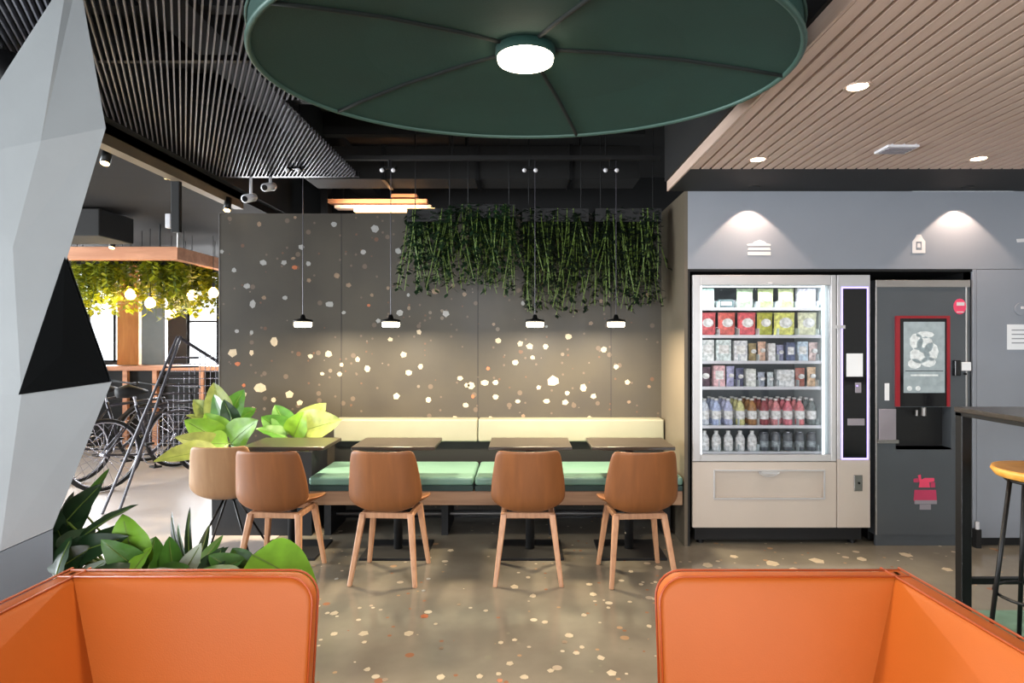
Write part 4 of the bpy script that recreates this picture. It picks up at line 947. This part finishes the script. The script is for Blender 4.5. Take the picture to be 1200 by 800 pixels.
# ================================================================== COFFEE MACHINE
X0, X1 = X_(1026, YV), X_(1137, YV); Z1 = Z_(328, YV)
t = thing('coffee_machine', ((X0+X1)/2, 4.87, 0), 'tall anthracite coffee vending machine with a red-framed screen', 'coffee machine')
rx0, rx1, rz0, rz1 = X_(1050, YV), X_(1115, YV), Z_(525, YV), Z_(477, YV)
MB().box((X0, YV+.1, .02), (X1, 5.25, Z1)).build('cabinet', 'machside', t)
MB().box((X0, YV+.004, .08), (rx0, YV+.1, Z1)).box((rx1, YV+.004, .08), (X1, YV+.1, Z1)).box((rx0, YV+.004, rz1), (rx1, YV+.1, Z1)).box((rx0, YV+.004, .08), (rx1, YV+.1, rz0)).build('door', 'coffee', t)
MB().box((X0, YV, .08), (X0+.012, YV+.02, Z1)).box((X1-.03, YV, Z_(606, YV)), (X1-.018, YV+.02, Z1)).box((X0, YV-.002, Z1-.05), (X1, YV+.02, Z1)).build('edge_trim', 'coffeetrim', t, bevel=.002)
box((rx0, YV+.12, rz0), (rx1, YV+.13, rz1)).build('recess_back', 'screenblack', t)
MB().box((rx0, YV+.004, rz0-.01), (rx1, YV+.12, rz0)).build('drip_tray', 'steel', t)
MB().cyl(P(1082, 487, YV+.05)-Vector((0, 0, .0)), .018, .06, 12).build('nozzle', 'steel', t)
MB().cyl(P(1074, 487, YV+.05)-Vector((0, 0, .0)), .010, .04, 12).build('nozzle', 'steel', t)
rect(1030, 479, 1050, 519, YV-.004, YV+.004, 'cup_slot', 'greyprint', t, bevel=.003)
rect(1028, 515, 1052, 519, YV-.014, YV+.004, 'cup_shelf', 'steel', t)
MB().box((X_(1049, YV), YV-.014, Z_(476, YV)), (X_(1053.5, YV), YV+.004, Z_(370, YV))).box((X_(1108.5, YV), YV-.014, Z_(476, YV)), (X_(1112, YV), YV+.004, Z_(370, YV))).box((X_(1053.5, YV), YV-.014, Z_(373, YV)), (X_(1108.5, YV), YV+.004, Z_(370, YV))).build('screen_frame', 'redframe', t)
rect(1053.5, 373, 1108.5, 476, YV-.008, YV+.004, 'screen_bezel', 'screenblack', t)
sr = rect(1058, 377, 1106, 460, YV-.011, YV-.007, 'screen', 'screenlit', t)
ys = YV-.013
def blob(u, v, r, m='screenbright', ry=None, par=None, y=ys, n=9):
    c = P(u, v, y); rr = r*YV/F; r2 = (ry or r)*YV/F
    return MB().prism([(c.x+rr*math.cos(2*PI*i/n), y, c.z+r2*math.sin(2*PI*i/n)) for i in range(n)], (0, .002, 0)).build('screen_picture', m, par or sr)
for u, v, r, ry in ((1074,400,8,10), (1084,404,10,10), (1091,412,9,11), (1078,416,12,10), (1084,392,11,4), (1072,426,8,6), (1088,424,9,6)): blob(u, v, r, ry=ry)
for u0, u1, v in ((1066, 1098, 438.5), (1060, 1104, 434.0)): rect(u0, v, u1, v+(2 if v > 438 else .7), ys, ys+.002, 'screen_text', 'screenbright' if v > 438 else 'screenblack', sr)
for u in (1066, 1076): blob(u, 455, 3)
stk = P(1125, 359, YV)
MB().prism([(stk.x+.044*math.cos(2*PI*i/16), YV, stk.z+.055*math.sin(2*PI*i/16)) for i in range(16)], (0, .006, 0)).build('pink_sticker', 'pink', t)
rect(1121, 354, 1130, 358, YV-.002, YV+.002, 'sticker_text', 'whiteprint', t); rect(1121, 365, 1129, 366, YV-.002, YV+.002, 'sticker_text', 'whiteprint', t)
rect(1116, 422, 1123, 440, YV-.03, YV+.004, 'card_reader', 'screenblack', t, bevel=.004)
rect(1124, 424, 1135, 434, YV-.028, YV+.004, 'reader_display', 'paper', t, bevel=.003)
MB().cyl(P(1132, 438, YV-.01), .008, .02, 10, 'y').build('lock', 'black', t)
rect(1037, 449, 1042, 469, YV-.002, YV+.004, 'label_strip', 'paper', t)
box((X0+.01, YV+.02, .0), (X1-.01, YV+.04, .08)).build('kick_panel', 'coffee', t)
# rose printed emblem: small crowned jar
def poly(pts, m, name, par, y0=YV+.001, d=.004): return MB().prism([(X_(u, YV), y0, Z_(v, YV)) for u, v in pts], (0, d, 0)).build(name, m, par)
poly([(1072,574),(1097,574),(1098,586),(1096,590),(1074,590),(1071,586)], 'pinkdull', 'emblem', t)
poly([(1076,557),(1079,556),(1080,562),(1084,560),(1088,560),(1095,560),(1095,564),(1089,565),(1090,571),(1077,571),(1078,566)], 'pink', 'emblem', t)
poly([(1071,561),(1077,560),(1077,565),(1071,565)], 'pinkdull', 'emblem', t); poly([(1091,565),(1096,565),(1096,571),(1091,571)], 'pinkdull', 'emblem', t)
poly([(1078,591),(1091,591),(1091,597),(1078,597)], 'greyprint', 'emblem', t)
poly([(1072,586),(1098,586),(1098,590.5),(1072,590.5)], 'greyprint', 'emblem', t, YV)

# wall signs: bowl pictogram and drop pictogram
s = thing('wall_sign', (X_(889, YV), YV, Z_(299, YV)), 'white food pictogram on the grey wall over the snack machine', 'sign')
def wsign(pts, par): return poly(pts, 'whiteprint', 'symbol', par, YV-.004, .005)
wsign([(876,295),(903,295),(903,299),(876,299)], s); wsign([(877,290),(902,290),(903,293),(876,293)], s)
wsign([(875,286),(882,285),(884,283),(890,281),(896,283),(898,285),(903,286),(903,288),(876,288)], s)
s = thing('wall_sign', (X_(1077, YV), YV, Z_(296, YV)), 'white drop pictogram on the grey wall over the coffee machine', 'sign')
wsign([(1069,283),(1073,283),(1073,293),(1080,293),(1080,283),(1084,283),(1084,296.5),(1069,296.5)], s); wsign([(1074,275),(1079,275),(1081,279),(1084,283),(1069,283),(1072,279)], s)
wsign([(1075,285),(1078,285),(1078.5,290),(1074.5,290)], s)
s = thing('wall_sign', (X_(1196, YV), YV, Z_(285, YV)), 'white pictogram on the grey wall at the right edge', 'sign')
wsign([(1191,280),(1206,279),(1206,283),(1192,284)], s)
t = thing('notice_sheet', (X_(1200, YV), YV-.004, Z_(410, YV)), 'white notice sheet taped to the grey wall panel', 'sign')
box((X_(1180, YV), YV-.004, Z_(409.5, YV)), (X_(1218, YV), YV-.001, Z_(380, YV))).build('sheet', 'paper', t)
for v in (386, 391, 396, 401): box((X_(1185, YV), YV-.0048, Z_(v+1.3, YV)), (X_(1213, YV), YV-.004, Z_(v, YV))).build('text_line', 'ink', t)
t = thing('wall_button', (X_(1196, YV), YV-.01, Z_(370, YV)), 'round pale grey fitting on the wall above the notice sheet', 'fitting')
MB().cyl(P(1197, 362, YV-.01), .045, .01, 20, 'y').build('disc', 'grey_wall', t, bevel=.003); rect(1195, 359, 1203, 362, YV-.013, YV-.01, 'mark', 'whiteprint', t)
t = thing('door_stop', (X_(1142, YV), YV-.03, 0), 'small steel door stop at the foot of the grey wall', 'fitting')
MB().cyl((X_(1142, YV), YV-.03, .13), .012, .05, 12).build('pin', 'whiteplastic', t); MB().box((X_(1139, YV), YV-.045, 0), (X_(1145, YV), YV-.001, .13)).build('body', 'blackmatt', t)

# ================================================================== BAR TABLE, STOOL, RUG
YT = 3.2; tx0 = X_(1124, YT)
t = thing('bar_table', (tx0+.6, 2.95, 0), 'black metal framed bar table at the right edge', 'table')
zt = Z_(480, YT); zt2 = zt
MB().box((tx0, YT-.55, zt-.012), (tx0+1.5, YT+.04, zt+.012)).build('tabletop', 'tabletop', t, bevel=.003)
MB().box((tx0, YT, zt-.03), (tx0+1.5, YT+.03, zt-.012)).box((tx0, YT-.53, zt-.03), (tx0+1.5, YT-.5, zt-.012)).box((tx0, YT-.5, zt-.03), (tx0+.03, YT, zt-.012)).build('top_frame', 'black', t)
for x, y in ((tx0, YT-.02), (tx0+1.45, YT-.02), (tx0, YT-.53), (tx0+1.45, YT-.53)): box((x, y, .006), (x+.05, y+.05, zt-.012)).build('leg', 'black', t, bevel=.003)
z = Z_(682, YT); box((tx0+.05, YT+.01, z-.015), (tx0+1.45, YT+.04, z+.015)).build('foot_rail', 'black', t)
t = thing('bar_stool', (2.375, 2.9, 0), 'bar stool with a honey oak seat and thin black legs', 'stool')
c = Vector((2.375, 2.90, .006)); zs_ = .815
MB().lathe(c+Vector((0, 0, zs_)), [(0, -.012), (.12, -.012), (.19, .004), (.208, .03), (.203, .044), (.18, .036), (.08, .022), (0, .02)], 32).build('seat', 'stool', t, smooth=True)
for a in (3.0, 1.45, 4.55, 6.1):
    dx, dy = math.cos(a), math.sin(a)
    MB().tube([c+Vector((dx*.15, dy*.15, zs_-.008)), c+Vector((dx*.25, dy*.2, 0))], .010, 8).build('leg', 'black', t, smooth=True)
MB().tube([c+Vector((.2*math.cos(2*PI*i/24), .18*math.sin(2*PI*i/24), .28)) for i in range(24)], .007, 6, closed=True).build('foot_ring', 'black', t, smooth=True)
MB().tube([c+Vector((.15*math.cos(2*PI*i/24), .15*math.sin(2*PI*i/24), zs_-.012)) for i in range(24)], .008, 6, closed=True).build('seat_ring', 'black', t, smooth=True)
r = box((2.05, .6, 0), (4.25, 3.42, .006)).build('rug', 'rug'); tag(r, 'flat sage green rug under the bar table', 'rug')
